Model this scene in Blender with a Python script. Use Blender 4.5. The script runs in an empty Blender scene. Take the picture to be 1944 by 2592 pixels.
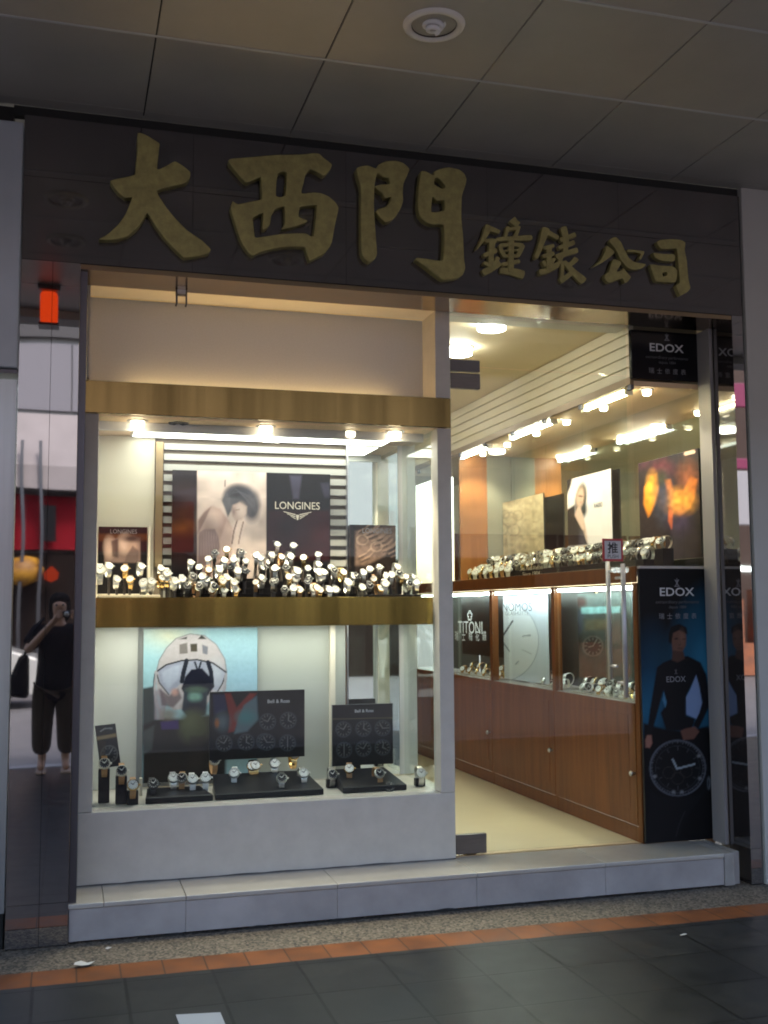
import bpy, bmesh, math, random
import numpy as np
from mathutils import Vector, Matrix
R = math.radians
random.seed(7)
rng = np.random.default_rng(7)
S = bpy.context.scene
COL = S.collection

# ------------------------------------------------------------------ camera, sky, sun, exposure
W, H = 1944.0, 2592.0                     # pixels of the photograph
F = 2756.9                                # focal length in those pixels
CAM = Vector((-0.0459, -5.2756, 1.5))
YAW, PITCH, ROLL = -0.2839, 0.0898, -0.0063
_fw = Vector((-math.sin(YAW)*math.cos(PITCH), math.cos(YAW)*math.cos(PITCH), math.sin(PITCH)))
_rt = Vector((math.cos(YAW), math.sin(YAW), 0))
_up = _rt.cross(_fw)
RT = _rt*math.cos(ROLL) + _up*math.sin(ROLL)
UP = -_rt*math.sin(ROLL) + _up*math.cos(ROLL)
FW = _fw
cam_d = bpy.data.cameras.new('camera'); cam = bpy.data.objects.new('camera', cam_d); COL.objects.link(cam)
cam_d.sensor_fit = 'VERTICAL'; cam_d.sensor_height = 24.0; cam_d.lens = F/H*24.0
cam_d.clip_start = 0.01; cam_d.clip_end = 500
cam.matrix_world = Matrix.Translation(CAM) @ Matrix((RT, UP, -FW)).transposed().to_4x4()
S.camera = cam

world = bpy.data.worlds.new('World'); S.world = world; world.use_nodes = True
wn = world.node_tree
sky = wn.nodes.new('ShaderNodeTexSky'); sky.sky_type = 'NISHITA'; sky.sun_disc = False
SUN_EL, SUN_ROT = 52, 20
sky.sun_elevation = R(SUN_EL); sky.sun_rotation = R(SUN_ROT)
sky.dust_density = 3.0; sky.air_density = 1.2
wn.links.new(sky.outputs[0], wn.nodes['Background'].inputs[0])
wn.nodes['Background'].inputs[1].default_value = 0.15
sun_d = bpy.data.lights.new('sun', 'SUN'); sun = bpy.data.objects.new('sun', sun_d); COL.objects.link(sun)
sun_d.energy = 1.5; sun_d.angle = R(12); sun_d.color = (1.0, 0.96, 0.9)
_sd = Vector((math.sin(R(SUN_ROT))*math.cos(R(SUN_EL)), math.cos(R(SUN_ROT))*math.cos(R(SUN_EL)), math.sin(R(SUN_EL))))
sun.rotation_euler = _sd.to_track_quat('Z', 'Y').to_euler()

S.view_settings.view_transform = 'Standard'; S.view_settings.look = 'None'
S.view_settings.exposure = 2.25; S.view_settings.gamma = 1.0
S.render.engine = 'CYCLES'
S.cycles.use_denoising = True
S.cycles.max_bounces = 10; S.cycles.transparent_max_bounces = 24; S.cycles.glossy_bounces = 5; S.cycles.diffuse_bounces = 5
S.cycles.sample_clamp_indirect = 6.0
S.cycles.caustics_reflective = False; S.cycles.caustics_refractive = False
S.cycles.filter_width = 1.9

# ------------------------------------------------------------------ helpers
def ray(px, py):
    return FW + RT*((px - W/2)/F) - UP*((py - H/2)/F)
def at(px, py, ax, val):
    """pixel of the photograph -> point on the plane axis = val"""
    r = ray(px, py); t = (val - CAM[ax])/r[ax]; return CAM + r*t
def proj(P):
    d = np.asarray(P, float) - np.array(CAM)
    z = d @ np.array(FW)
    return np.stack([W/2 + F*(d @ np.array(RT))/z, H/2 - F*(d @ np.array(UP))/z], -1)
def lin(c):
    return tuple((x/255/12.92 if x/255 <= .04045 else ((x/255 + .055)/1.055)**2.4) for x in c)

MATS = {}
def mat(name, col, rough=.5, metal=0., ior=1.5, var=.0, vscale=8., bump=0., bscale=40., col2=None, stretch=None, coat=0., wav=0., wscale=3.):
    if name in MATS: return MATS[name]
    m = bpy.data.materials.new(name); m.use_nodes = True
    nt = m.node_tree; b = nt.nodes['Principled BSDF']
    b.inputs['Base Color'].default_value = (*col, 1); b.inputs['Roughness'].default_value = rough
    b.inputs['Metallic'].default_value = metal; b.inputs['IOR'].default_value = ior
    if coat: b.inputs['Coat Weight'].default_value = coat; b.inputs['Coat Roughness'].default_value = .06
    tc = nt.nodes.new('ShaderNodeTexCoord'); mp = nt.nodes.new('ShaderNodeMapping')
    nt.links.new(tc.outputs['Object'], mp.inputs[0])
    if stretch: mp.inputs['Scale'].default_value = stretch
    if var or col2:
        n = nt.nodes.new('ShaderNodeTexNoise'); n.inputs['Scale'].default_value = vscale; n.inputs['Detail'].default_value = 6; n.inputs['Roughness'].default_value = .6
        nt.links.new(mp.outputs[0], n.inputs['Vector'])
        cr = nt.nodes.new('ShaderNodeValToRGB')
        c2 = col2 or tuple(min(1, x*(1 + var)) for x in col)
        c1 = col if col2 else tuple(x*(1 - var) for x in col)
        cr.color_ramp.elements[0].position = .32; cr.color_ramp.elements[1].position = .68
        cr.color_ramp.elements[0].color = (*c1, 1); cr.color_ramp.elements[1].color = (*c2, 1)
        nt.links.new(n.outputs['Fac'], cr.inputs[0]); nt.links.new(cr.outputs[0], b.inputs['Base Color'])
    last = None
    if bump:
        n2 = nt.nodes.new('ShaderNodeTexNoise'); n2.inputs['Scale'].default_value = bscale; n2.inputs['Detail'].default_value = 4
        nt.links.new(mp.outputs[0], n2.inputs['Vector'])
        bp = nt.nodes.new('ShaderNodeBump'); bp.inputs['Strength'].default_value = bump; bp.inputs['Distance'].default_value = .01
        nt.links.new(n2.outputs['Fac'], bp.inputs['Height']); last = bp
    if wav:
        n3 = nt.nodes.new('ShaderNodeTexNoise'); n3.inputs['Scale'].default_value = wscale; n3.inputs['Detail'].default_value = 0
        nt.links.new(tc.outputs['Object'], n3.inputs['Vector'])
        bp = nt.nodes.new('ShaderNodeBump'); bp.inputs['Strength'].default_value = wav; bp.inputs['Distance'].default_value = .02
        nt.links.new(n3.outputs['Fac'], bp.inputs['Height'])
        if last: nt.links.new(last.outputs[0], bp.inputs['Normal'])
        last = bp
    if last: nt.links.new(last.outputs[0], b.inputs['Normal'])
    MATS[name] = m; return m
def emit(name, col, strength):
    if name in MATS: return MATS[name]
    m = bpy.data.materials.new(name); m.use_nodes = True; nt = m.node_tree
    nt.nodes.remove(nt.nodes['Principled BSDF'])
    e = nt.nodes.new('ShaderNodeEmission'); e.inputs[0].default_value = (*col, 1); e.inputs[1].default_value = strength
    nt.links.new(e.outputs[0], nt.nodes['Material Output'].inputs[0]); MATS[name] = m; return m
def glassmat(name, tint=(.95, .985, .97), f=1.0):
    if name in MATS: return MATS[name]
    m = bpy.data.materials.new(name); m.use_nodes = True; nt = m.node_tree
    nt.nodes.remove(nt.nodes['Principled BSDF'])
    t = nt.nodes.new('ShaderNodeBsdfTransparent'); t.inputs[0].default_value = (*tint, 1)
    g = nt.nodes.new('ShaderNodeBsdfGlossy'); g.inputs['Roughness'].default_value = .01
    fr = nt.nodes.new('ShaderNodeFresnel'); fr.inputs[0].default_value = 1.52
    mu = nt.nodes.new('ShaderNodeMath'); mu.operation = 'MULTIPLY'; mu.inputs[1].default_value = f; mu.use_clamp = True
    mx = nt.nodes.new('ShaderNodeMixShader')
    ge = nt.nodes.new('ShaderNodeNewGeometry'); io = nt.nodes.new('ShaderNodeMapRange')   # same reflection from both faces of a pane
    io.inputs['To Min'].default_value = 1.52; io.inputs['To Max'].default_value = 1/1.52
    nt.links.new(ge.outputs['Backfacing'], io.inputs['Value']); nt.links.new(io.outputs[0], fr.inputs[0])
    nt.links.new(fr.outputs[0], mu.inputs[0]); nt.links.new(mu.outputs[0], mx.inputs[0])
    nt.links.new(t.outputs[0], mx.inputs[1]); nt.links.new(g.outputs[0], mx.inputs[2])
    nt.links.new(mx.outputs[0], nt.nodes['Material Output'].inputs[0]); MATS[name] = m; return m
def printmat(name='printed_picture', rough=.4, glow=0.):
    if name in MATS: return MATS[name]
    m = bpy.data.materials.new(name); m.use_nodes = True; nt = m.node_tree
    a = nt.nodes.new('ShaderNodeAttribute'); a.attribute_name = 'ink'
    b = nt.nodes['Principled BSDF']; b.inputs['Roughness'].default_value = rough; b.inputs['IOR'].default_value = 1.3
    if glow: nt.links.new(a.outputs['Color'], b.inputs['Emission Color']); b.inputs['Emission Strength'].default_value = glow
    nt.links.new(a.outputs['Color'], b.inputs['Base Color']); MATS[name] = m; return m

class MB:
    """collects shapes for ONE mesh object"""
    def __init__(s): s.v = []; s.f = []; s.m = []; s.sm = []
    def add(s, vs, fs, mi=0, smooth=False):
        o = len(s.v); s.v += [tuple(v) for v in vs]
        for f in fs: s.f.append([i + o for i in f]); s.m.append(mi); s.sm.append(smooth)
        return s
    def box(s, x0, x1, y0, y1, z0, z1, mi=0):
        v = [(x, y, z) for z in (z0, z1) for y in (y0, y1) for x in (x0, x1)]
        return s.add(v, [(0, 2, 3, 1), (4, 5, 7, 6), (0, 1, 5, 4), (2, 6, 7, 3), (0, 4, 6, 2), (1, 3, 7, 5)], mi)
    def obox(s, c, ax, ay, az, mi=0):
        c, ax, ay, az = map(Vector, (c, ax, ay, az))
        v = [c + ax*a + ay*b + az*d for d in (-1, 1) for b in (-1, 1) for a in (-1, 1)]
        return s.add(v, [(0, 2, 3, 1), (4, 5, 7, 6), (0, 1, 5, 4), (2, 6, 7, 3), (0, 4, 6, 2), (1, 3, 7, 5)], mi)
    def quad(s, a, b, c, d, mi=0): return s.add([a, b, c, d], [(0, 1, 2, 3)], mi)
    def tube(s, pts, r, n=10, mi=0, cap=True):
        pts = [Vector(p) for p in pts]; rs = r if isinstance(r, (list, tuple)) else [r]*len(pts)
        vs = []; fs = []; u = None
        for i, p in enumerate(pts):
            d = (pts[min(i+1, len(pts)-1)] - pts[max(i-1, 0)]).normalized()
            if u is None: u = d.orthogonal().normalized()
            u = (u - d*u.dot(d)).normalized(); w = d.cross(u)
            for k in range(n):
                a = 2*math.pi*k/n; vs.append(p + (u*math.cos(a) + w*math.sin(a))*rs[i])
        for i in range(len(pts)-1):
            for k in range(n):
                fs.append((i*n+k, i*n+(k+1) % n, (i+1)*n+(k+1) % n, (i+1)*n+k))
        s.add(vs, fs, mi, True)
        if cap:
            o = len(s.v) - len(vs)
            s.f.append([o+k for k in range(n)][::-1]); s.m.append(mi); s.sm.append(False)
            s.f.append([o+(len(pts)-1)*n+k for k in range(n)]); s.m.append(mi); s.sm.append(False)
        return s
    def lathe(s, c, ax, prof, n=24, mi=0, cap0=False, cap1=False):
        c = Vector(c); ax = Vector(ax).normalized(); u = ax.orthogonal().normalized(); w = ax.cross(u)
        vs = [c + ax*h + (u*math.cos(2*math.pi*k/n) + w*math.sin(2*math.pi*k/n))*r for r, h in prof for k in range(n)]
        fs = [(i*n+k, i*n+(k+1) % n, (i+1)*n+(k+1) % n, (i+1)*n+k) for i in range(len(prof)-1) for k in range(n)]
        s.add(vs, fs, mi, True); o = len(s.v) - len(vs)
        if cap0: s.f.append([o+k for k in range(n)][::-1]); s.m.append(mi); s.sm.append(False)
        if cap1: s.f.append([o+(len(prof)-1)*n+k for k in range(n)]); s.m.append(mi); s.sm.append(False)
        return s
    def mesh(s, me, mi=0):
        return s.add([v.co for v in me.vertices], [tuple(p.vertices) for p in me.polygons], mi)
    def build(s, name, mats, parent=None, bevel=0., xf=None):
        me = bpy.data.meshes.new(name)
        vs = [tuple(xf @ Vector(v)) for v in s.v] if xf else s.v
        me.from_pydata(vs, [], s.f)
        for m in (mats if isinstance(mats, (list, tuple)) else [mats]): me.materials.append(m)
        me.polygons.foreach_set('material_index', s.m); me.polygons.foreach_set('use_smooth', s.sm)
        me.update()
        return link(name, me, parent, bevel)
def link(name, me, parent=None, bevel=0.):
    o = bpy.data.objects.new(name, me); COL.objects.link(o)
    if parent is not None:
        o.parent = parent; o.matrix_parent_inverse = gmat(parent).inverted()
    if bevel:
        b = o.modifiers.new('bevel', 'BEVEL'); b.width = bevel; b.segments = 2; b.limit_method = 'ANGLE'; b.angle_limit = R(40)
    return o
def gmat(o):
    m = Matrix.LocRotScale(o.location, o.rotation_euler, o.scale)
    return (gmat(o.parent) @ o.matrix_parent_inverse @ m) if o.parent else m
def tag(o, label, cat, group=None, kind=None):
    if label: o['label'] = label
    if cat: o['category'] = cat
    if group: o['group'] = group
    if kind: o['kind'] = kind
    return o
def thing(name, label, cat, loc=(0, 0, 0), group=None, rot=(0, 0, 0)):
    o = bpy.data.objects.new(name, None); COL.objects.link(o); o.location = loc; o.rotation_euler = rot
    o.empty_display_size = .1
    return tag(o, label, cat, group)
def struct(name, mb, m):
    o = mb.build(name, m); o['kind'] = 'structure'; return o
def dup(root, loc, rot=None, label=None, group=None, scale=None):
    r = root.copy(); COL.objects.link(r); r.location = loc
    if rot is not None: r.rotation_euler = rot
    if scale: r.scale = (scale,)*3
    if label: r['label'] = label
    if group: r['group'] = group
    for ch in root.children:
        c = ch.copy(); COL.objects.link(c); c.parent = r
        for g in ch.children:
            d = g.copy(); COL.objects.link(d); d.parent = c
    return r
def text_mesh(body, size=1., extrude=.0, bold=0.):
    cu = bpy.data.curves.new('lettering', 'FONT'); cu.body = body; cu.size = size; cu.align_x = 'CENTER'; cu.align_y = 'CENTER'
    cu.extrude = extrude; cu.offset = bold; cu.resolution_u = 3
    o = bpy.data.objects.new('lettering', cu); COL.objects.link(o)
    bpy.context.view_layer.update()
    me = bpy.data.meshes.new_from_object(o.evaluated_get(bpy.context.evaluated_depsgraph_get()))
    bpy.data.objects.remove(o); bpy.data.curves.remove(cu); return me
def text(name, body, c, xdir, ydir, width, m, parent, off=.002, extrude=.0005, bold=0., height=None, shear=0.):
    """flat lettering centred at c, fitted to a width, lying in the plane of xdir, ydir"""
    me = text_mesh(body, 1., 0., bold)
    co = np.array([v.co[:] for v in me.vertices]); lo = co.min(0); hi = co.max(0); mid = (lo + hi)/2
    sx = width/(hi[0]-lo[0]); sy = sx if height is None else height/(hi[1]-lo[1])
    X = Vector(xdir).normalized(); Y = Vector(ydir).normalized(); N = X.cross(Y)
    for v in me.vertices:
        a = (v.co.x-mid[0])*sx; b = (v.co.y-mid[1])*sy; v.co = Vector(c) + X*(a + shear*b) + Y*b + N*off
    me.materials.clear(); me.materials.append(m)
    return link(name, me, parent)
def smooth_loop(pts, k=3):
    p = np.array(pts, float); n = len(p); out = []
    for i in range(n):
        a, b, c, d = p[i-1], p[i], p[(i+1) % n], p[(i+2) % n]
        for j in range(k):
            t = j/k
            cr = .5*((2*b) + (-a+c)*t + (2*a-5*b+4*c-d)*t*t + (-a+3*b-3*c+d)*t**3)
            out.append(.55*cr + .45*(b*(1-t)+c*t))
    return out
def stroke_poly(pts, w0, w1):
    p = np.array(pts, float); n = len(p); L = []; Rr = []
    for i in range(n):
        d = p[min(i+1, n-1)] - p[max(i-1, 0)]; d /= np.linalg.norm(d); nn = np.array([-d[1], d[0]])
        w = (w0 + (w1-w0)*i/max(1, n-1))/2
        L.append(p[i] + nn*w); Rr.append(p[i] - nn*w)
    return [tuple(q) for q in L + Rr[::-1]]
def relief(loops, depth, bev):
    """outer loop + holes in (x, z) -> mesh of a raised relief, front at -y"""
    cu = bpy.data.curves.new('relief', 'CURVE'); cu.dimensions = '2D'; cu.fill_mode = 'BOTH'
    cu.extrude = depth/2; cu.bevel_depth = bev; cu.bevel_resolution = 1; cu.offset = -bev
    for lp in loops:
        sp = cu.splines.new('POLY'); sp.points.add(len(lp)-1); sp.use_cyclic_u = True
        for q, pt in zip(lp, sp.points): pt.co = (q[0], q[1], 0, 1)
    o = bpy.data.objects.new('relief', cu); COL.objects.link(o); bpy.context.view_layer.update()
    me = bpy.data.meshes.new_from_object(o.evaluated_get(bpy.context.evaluated_depsgraph_get()))
    bpy.data.objects.remove(o); bpy.data.curves.remove(cu)
    return me

# ------------------------------------------------------------------ printed pictures (flat posters): a fine grid carries the print
class Ink:
    def __init__(s, U, V):
        s.U, s.V = U, V; s.c = np.zeros(U.shape + (3,))
    def mix(s, a, col):
        a = np.clip(a, 0, 1)[..., None]; s.c = s.c*(1-a) + np.array(lin(col))*a; return s
    def fill(s, col): s.c[:] = lin(col); return s
    def poly(s, pts, col, soft=3., alpha=1.):
        P = np.array(pts, float); U, V = s.U, s.V
        d2 = np.full(U.shape, 1e18); ins = np.zeros(U.shape, bool)
        for i in range(len(P)):
            a, b = P[i], P[(i+1) % len(P)]; e = b - a; L = (e @ e) or 1e-9
            t = np.clip(((U-a[0])*e[0] + (V-a[1])*e[1])/L, 0, 1)
            d2 = np.minimum(d2, (U-a[0]-t*e[0])**2 + (V-a[1]-t*e[1])**2)
            cond = ((a[1] > V) != (b[1] > V)) & (U < (b[0]-a[0])*(V-a[1])/((b[1]-a[1]) or 1e-9) + a[0])
            ins ^= cond
        soft = max(1.1, soft*.55)
        sd = np.sqrt(d2)*np.where(ins, 1, -1)
        return s.mix(alpha*np.clip(.5 + sd/(2*soft), 0, 1), col)
    def ell(s, cx, cy, rx, ry, col, soft=.15, alpha=1., rot=0.):
        a = math.radians(rot); u = s.U-cx; v = s.V-cy
        x = (u*math.cos(a)+v*math.sin(a))/rx; y = (-u*math.sin(a)+v*math.cos(a))/ry
        r = np.sqrt(x*x+y*y); return s.mix(alpha*np.clip((1+soft-r)/(2*soft), 0, 1), col)
    def ring(s, cx, cy, rx, ry, w, col, alpha=1.):
        r = np.sqrt(((s.U-cx)/rx)**2 + ((s.V-cy)/ry)**2); d = np.abs(r-1)*min(rx, ry)
        return s.mix(alpha*np.clip((w/2+1-d)/1.6, 0, 1), col)
    def line(s, pts, w, col, alpha=1., soft=1.2):
        d2 = np.full(s.U.shape, 1e18)
        for a, b in zip(pts[:-1], pts[1:]):
            a = np.array(a, float); e = np.array(b, float)-a; L = (e @ e) or 1e-9
            t = np.clip(((s.U-a[0])*e[0]+(s.V-a[1])*e[1])/L, 0, 1)
            d2 = np.minimum(d2, (s.U-a[0]-t*e[0])**2+(s.V-a[1]-t*e[1])**2)
        return s.mix(alpha*np.clip((w/2-np.sqrt(d2))/soft+.5, 0, 1), col)
    def vgrad(s, y0, y1, col, a0=0., a1=1.):
        t = np.clip((s.V-y0)/(y1-y0), 0, 1); return s.mix(a0+(a1-a0)*t, col)
    def noise(s, scale, amp, seed=1):
        g = np.random.default_rng(seed).random((64, 64))
        x = (s.U/scale) % 63; y = (s.V/scale) % 63; i = x.astype(int); j = y.astype(int); fx = x-i; fy = y-j
        n = (g[j, i]*(1-fx)+g[j, i+1]*fx)*(1-fy) + (g[j+1, i]*(1-fx)+g[j+1, i+1]*fx)*fy
        s.c *= (1+amp*(n-.5)*2)[..., None]; return s
    def dial(s, cx, cy, r, face=(14, 16, 18), rim=(70, 75, 80), mark=(150, 150, 145), hands=((.3, -.5), (-.45, .1)), nm=12):
        s.ell(cx, cy, r, r, face, .08); s.ring(cx, cy, r*.95, r*.95, max(1.5, r*.12), rim)
        for k in range(nm):
            a = 2*math.pi*k/nm
            s.line([(cx+math.cos(a)*r*.62, cy+math.sin(a)*r*.62), (cx+math.cos(a)*r*.8, cy+math.sin(a)*r*.8)], max(1.2, r*.09), mark, .8)
        for hx, hy in hands: s.line([(cx, cy), (cx+hx*r, cy+hy*r)], max(1.4, r*.1), mark)
        return s
def picture(name, bl, br, tl, paint, parent=None, thick=.012, step=2.2, m=None, gain=1.0, rim=None):
    """flat board whose front carries a print; corners as seen from the front"""
    bl, br, tl = Vector(bl), Vector(br), Vector(tl); ex, ey = br-bl, tl-bl; N = ex.cross(ey).normalized()
    pp = proj([bl, br, tl]); nx = max(2, int(np.linalg.norm(pp[1]-pp[0])/step)); ny = max(2, int(np.linalg.norm(pp[2]-pp[0])/step))
    nx = min(nx, 190); ny = min(ny, 300)
    gx, gy = np.meshgrid(np.linspace(0, 1, nx+1), np.linspace(0, 1, ny+1))
    P = np.array(bl)[None, None] + gx[..., None]*np.array(ex) + gy[..., None]*np.array(ey)
    uv = proj(P.reshape(-1, 3)).reshape(gx.shape+(2,)); ink = Ink(uv[..., 0], uv[..., 1]); paint(ink)
    c = np.clip(ink.c*gain, .003, .85).reshape(-1, 3)
    me = bpy.data.meshes.new(name)
    vs = P.reshape(-1, 3).tolist(); fs = [(j*(nx+1)+i, j*(nx+1)+i+1, (j+1)*(nx+1)+i+1, (j+1)*(nx+1)+i) for j in range(ny) for i in range(nx)]
    nf = len(fs); o = len(vs); b = -N*thick
    cs = [bl, br, br+ey, tl]; vs += [tuple(q) for q in cs] + [tuple(q+b) for q in cs]
    fs += [(o+4, o+7, o+6, o+5)] + [(o+i, o+4+i, o+4+(i+1) % 4, o+(i+1) % 4) for i in range(4)]
    me.from_pydata(vs, [], fs)
    at_ = me.color_attributes.new('ink', 'FLOAT_COLOR', 'POINT')
    allc = np.ones((len(vs), 4)); allc[:len(c), :3] = c; allc[len(c):, :3] = .02
    at_.data.foreach_set('color', allc.ravel())
    me.materials.append(m or printmat()); me.materials.append(rim or MATS['black_plastic'])
    mi = np.zeros(len(fs), int); mi[nf:] = 1; me.polygons.foreach_set('material_index', mi); me.update()
    return link(name, me, parent)

# ------------------------------------------------------------------ materials
mat('black_plastic', (.012, .012, .014), .35)
M_granite = mat('polished_granite', (.024, .0195, .0195), .05, ior=2.1, col2=(.054, .045, .0445), vscale=4, wav=.015, wscale=2.2)
M_pillar = mat('polished_granite_pillar', (.012, .009, .010), .02, ior=3.7, col2=(.024, .018, .018), vscale=6, wav=.05, wscale=2.0)
M_joint = mat('dark_joint', (.008, .008, .008), .8)
M_gold = mat('gold_leaf', (.32, .28, .105), .55, metal=.2, var=.22, vscale=30, bump=.25, bscale=120)
M_bronze = mat('bronze_soffit_steel', (.40, .30, .19), .14, metal=1., var=.08, vscale=4)
M_brass = mat('brushed_brass', (.235, .165, .062), .24, metal=1., var=.5, vscale=1.7, stretch=(3, 1, .05), bump=.03, bscale=60)  # vertical colour streaks stand in for reflections in the brass
M_steel = mat('satin_steel', (.5, .5, .52), .3, metal=1., var=.06)
M_dsteel = mat('dark_steel', (.10, .10, .115), .35, metal=.8)
M_alu = mat('ceiling_aluminium', (.37, .36, .335), .45, metal=.05, var=.05, vscale=3)
M_white = mat('white_paint', (.74, .72, .68), .5, var=.03)
M_solid = mat('white_solid_surface', (.57, .535, .48), .42, var=.06, vscale=9)
M_cream = mat('cream_paint', (.72, .66, .54), .55, var=.03)
M_recess = mat('speckled_white_board', (.55, .56, .57), .55, var=.05, vscale=120)
M_stone = mat('pale_step_stone', (.35, .335, .335), .42, var=.22, vscale=2.2, bump=.08, bscale=60)
M_stonetop = mat('polished_step_tread', (.41, .385, .35), .22, var=.07, vscale=5)
M_wood = mat('cherry_veneer', (.105, .029, .0065), .34, ior=1.35, col2=(.19, .060, .0145), vscale=3, stretch=(6, 6, .5))
M_wooddark = mat('cherry_frame', (.12, .036, .008), .34, ior=1.35, col2=(.17, .056, .013), vscale=3, stretch=(6, 6, .5))
M_glass = glassmat('clear_glass', f=.75)
M_glassg = glassmat('cabinet_glass', (.95, .985, .965), .8)
M_mirror = mat('mirror', (.80, .83, .80), .02, metal=1.)
M_black = mat('black_velvet', (.006, .006, .008), .6, ior=1.2)
M_blackg = mat('black_gloss_acrylic', (.006, .006, .008), .12, ior=1.3)
M_navy = mat('charcoal_leather_tray', (.006, .006, .009), .4, ior=1.35, bump=.1, bscale=200)
M_chrome = mat('polished_steel_watch', (.78, .77, .74), .28, metal=1.)
M_bracelet = mat('steel_bracelet', (.40, .39, .37), .3, metal=1., var=.3, vscale=160)
M_goldw = mat('polished_gold_watch', (.75, .5, .2), .16, metal=1.)
M_dialw = mat('white_dial', (.82, .81, .78), .25)
M_dialb = mat('black_dial', (.015, .015, .02), .2)
M_strapt = mat('tan_leather_strap', (.42, .22, .09), .5)
M_strapw = mat('white_leather_strap', (.75, .73, .70), .5)
M_strapb = mat('black_leather_strap', (.02, .018, .017), .45)
M_cuff = mat('cream_suede_cuff', (.62, .54, .42), .8)
M_lettersil = mat('silver_lettering', (.62, .63, .65), .35)
M_letterdim = mat('grey_lettering', (.22, .22, .24), .45)
M_letterdark = mat('dark_lettering', (.10, .10, .11), .5)
M_tube = emit('fluorescent_tube_glow', (1.0, .86, .55), 9.0)
M_tubec = emit('cool_tube_glow', (1.0, .98, .88), 13.0)
M_spot = emit('halogen_glow', (1.0, .86, .62), 16.0)
M_warm = emit('warm_trough_glow', (1.0, .66, .26), 4.6)
M_down = emit('shop_downlight_glow', (1.0, .95, .84), 8.5)
M_low = emit('low_cabinet_tube_glow', (.92, 1.0, .99), 8.0)

# ------------------------------------------------------------------ the setting: floors, ceiling, road
Zs, Zc, Zb, Zt, Xr = .177, 3.913, 3.16, 3.863, 3.11
X0, X1 = -.278, 3.637
def tilemat(name, c1, c2, mortar, w, h, ox, oy, rough, gap, off=0., bump=.2):
    m = bpy.data.materials.new(name); m.use_nodes = True; nt = m.node_tree; b = nt.nodes['Principled BSDF']
    tc = nt.nodes.new('ShaderNodeTexCoord'); mp = nt.nodes.new('ShaderNodeMapping'); mp.inputs['Location'].default_value = (-ox, -oy, 0)
    br = nt.nodes.new('ShaderNodeTexBrick'); br.offset = off; br.squash = 1
    br.inputs['Color1'].default_value = (*c1, 1); br.inputs['Color2'].default_value = (*c2, 1); br.inputs['Mortar'].default_value = (*mortar, 1)
    br.inputs['Scale'].default_value = 1; br.inputs['Mortar Size'].default_value = gap; br.inputs['Mortar Smooth'].default_value = .2
    br.inputs['Brick Width'].default_value = w; br.inputs['Row Height'].default_value = h
    b.inputs['IOR'].default_value = 1.3
    nt.links.new(tc.outputs['Object'], mp.inputs[0]); nt.links.new(mp.outputs[0], br.inputs['Vector'])
    n = nt.nodes.new('ShaderNodeTexNoise'); n.inputs['Scale'].default_value = 7; n.inputs['Detail'].default_value = 8
    nt.links.new(tc.outputs['Object'], n.inputs['Vector'])
    mx = nt.nodes.new('ShaderNodeMix'); mx.data_type = 'RGBA'; mx.blend_type = 'MULTIPLY'; mx.inputs[0].default_value = .75
    cr = nt.nodes.new('ShaderNodeValToRGB'); cr.color_ramp.elements[0].position = .3; cr.color_ramp.elements[1].position = .7
    cr.color_ramp.elements[0].color = (.55, .55, .55, 1); cr.color_ramp.elements[1].color = (1.25, 1.25, 1.25, 1)
    nt.links.new(n.outputs['Fac'], cr.inputs[0]); nt.links.new(br.outputs['Color'], mx.inputs[6]); nt.links.new(cr.outputs[0], mx.inputs[7])
    nt.links.new(mx.outputs[2], b.inputs['Base Color'])
    mr = nt.nodes.new('ShaderNodeMapRange'); mr.inputs['To Min'].default_value = rough*.7; mr.inputs['To Max'].default_value = rough*1.3
    nt.links.new(n.outputs['Fac'], mr.inputs['Value']); nt.links.new(mr.outputs[0], b.inputs['Roughness'])
    bp = nt.nodes.new('ShaderNodeBump'); bp.inputs['Strength'].default_value = bump; bp.inputs['Distance'].default_value = .004; bp.invert = True
    nt.links.new(br.outputs['Fac'], bp.inputs['Height']); nt.links.new(bp.outputs[0], b.inputs['Normal'])
    return m
M_floor = tilemat('black_slate_tiles', (.019, .019, .019), (.026, .026, .0255), (.003, .003, .003), .3575, .363, .215, -.58, .38, .007)
M_orange = tilemat('terracotta_border', (.20, .066, .020), (.25, .084, .027), (.09, .04, .02), .1775, .5, .026, -.7, .5, .004)
def gravelmat():
    m = bpy.data.materials.new('washed_pebble_terrazzo'); m.use_nodes = True; nt = m.node_tree; b = nt.nodes['Principled BSDF']
    tc = nt.nodes.new('ShaderNodeTexCoord'); v = nt.nodes.new('ShaderNodeTexVoronoi'); v.inputs['Scale'].default_value = 95
    nt.links.new(tc.outputs['Object'], v.inputs['Vector'])
    cr = nt.nodes.new('ShaderNodeValToRGB'); e = cr.color_ramp.elements
    e[0].color = (.035, .031, .027, 1); e[1].color = (.25, .205, .16, 1); e[0].position = .15; e[1].position = .9
    nt.links.new(v.outputs['Color'], cr.inputs[0]); nt.links.new(cr.outputs[0], b.inputs['Base Color'])
    bp = nt.nodes.new('ShaderNodeBump'); bp.inputs['Strength'].default_value = .6; bp.inputs['Distance'].default_value = .006; bp.invert = True
    nt.links.new(v.outputs['Distance'], bp.inputs['Height']); nt.links.new(bp.outputs[0], b.inputs['Normal']); b.inputs['Roughness'].default_value = .7
    return m
struct('arcade_floor', MB().box(-9, 14, -5.9, -.525, -.25, 0), M_floor)
struct('terracotta_tile_border', MB().box(-9, 14, -.525, -.335, -.25, .0), M_orange)
struct('pebble_pavement', MB().box(-9, 14, -.335, .5, -.25, -.002), gravelmat())
struct('kerb', MB().box(-9, 14, -6.1, -5.9, -.25, .005), mat('kerb_stone', (.34, .30, .29), .7, var=.1))
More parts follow.
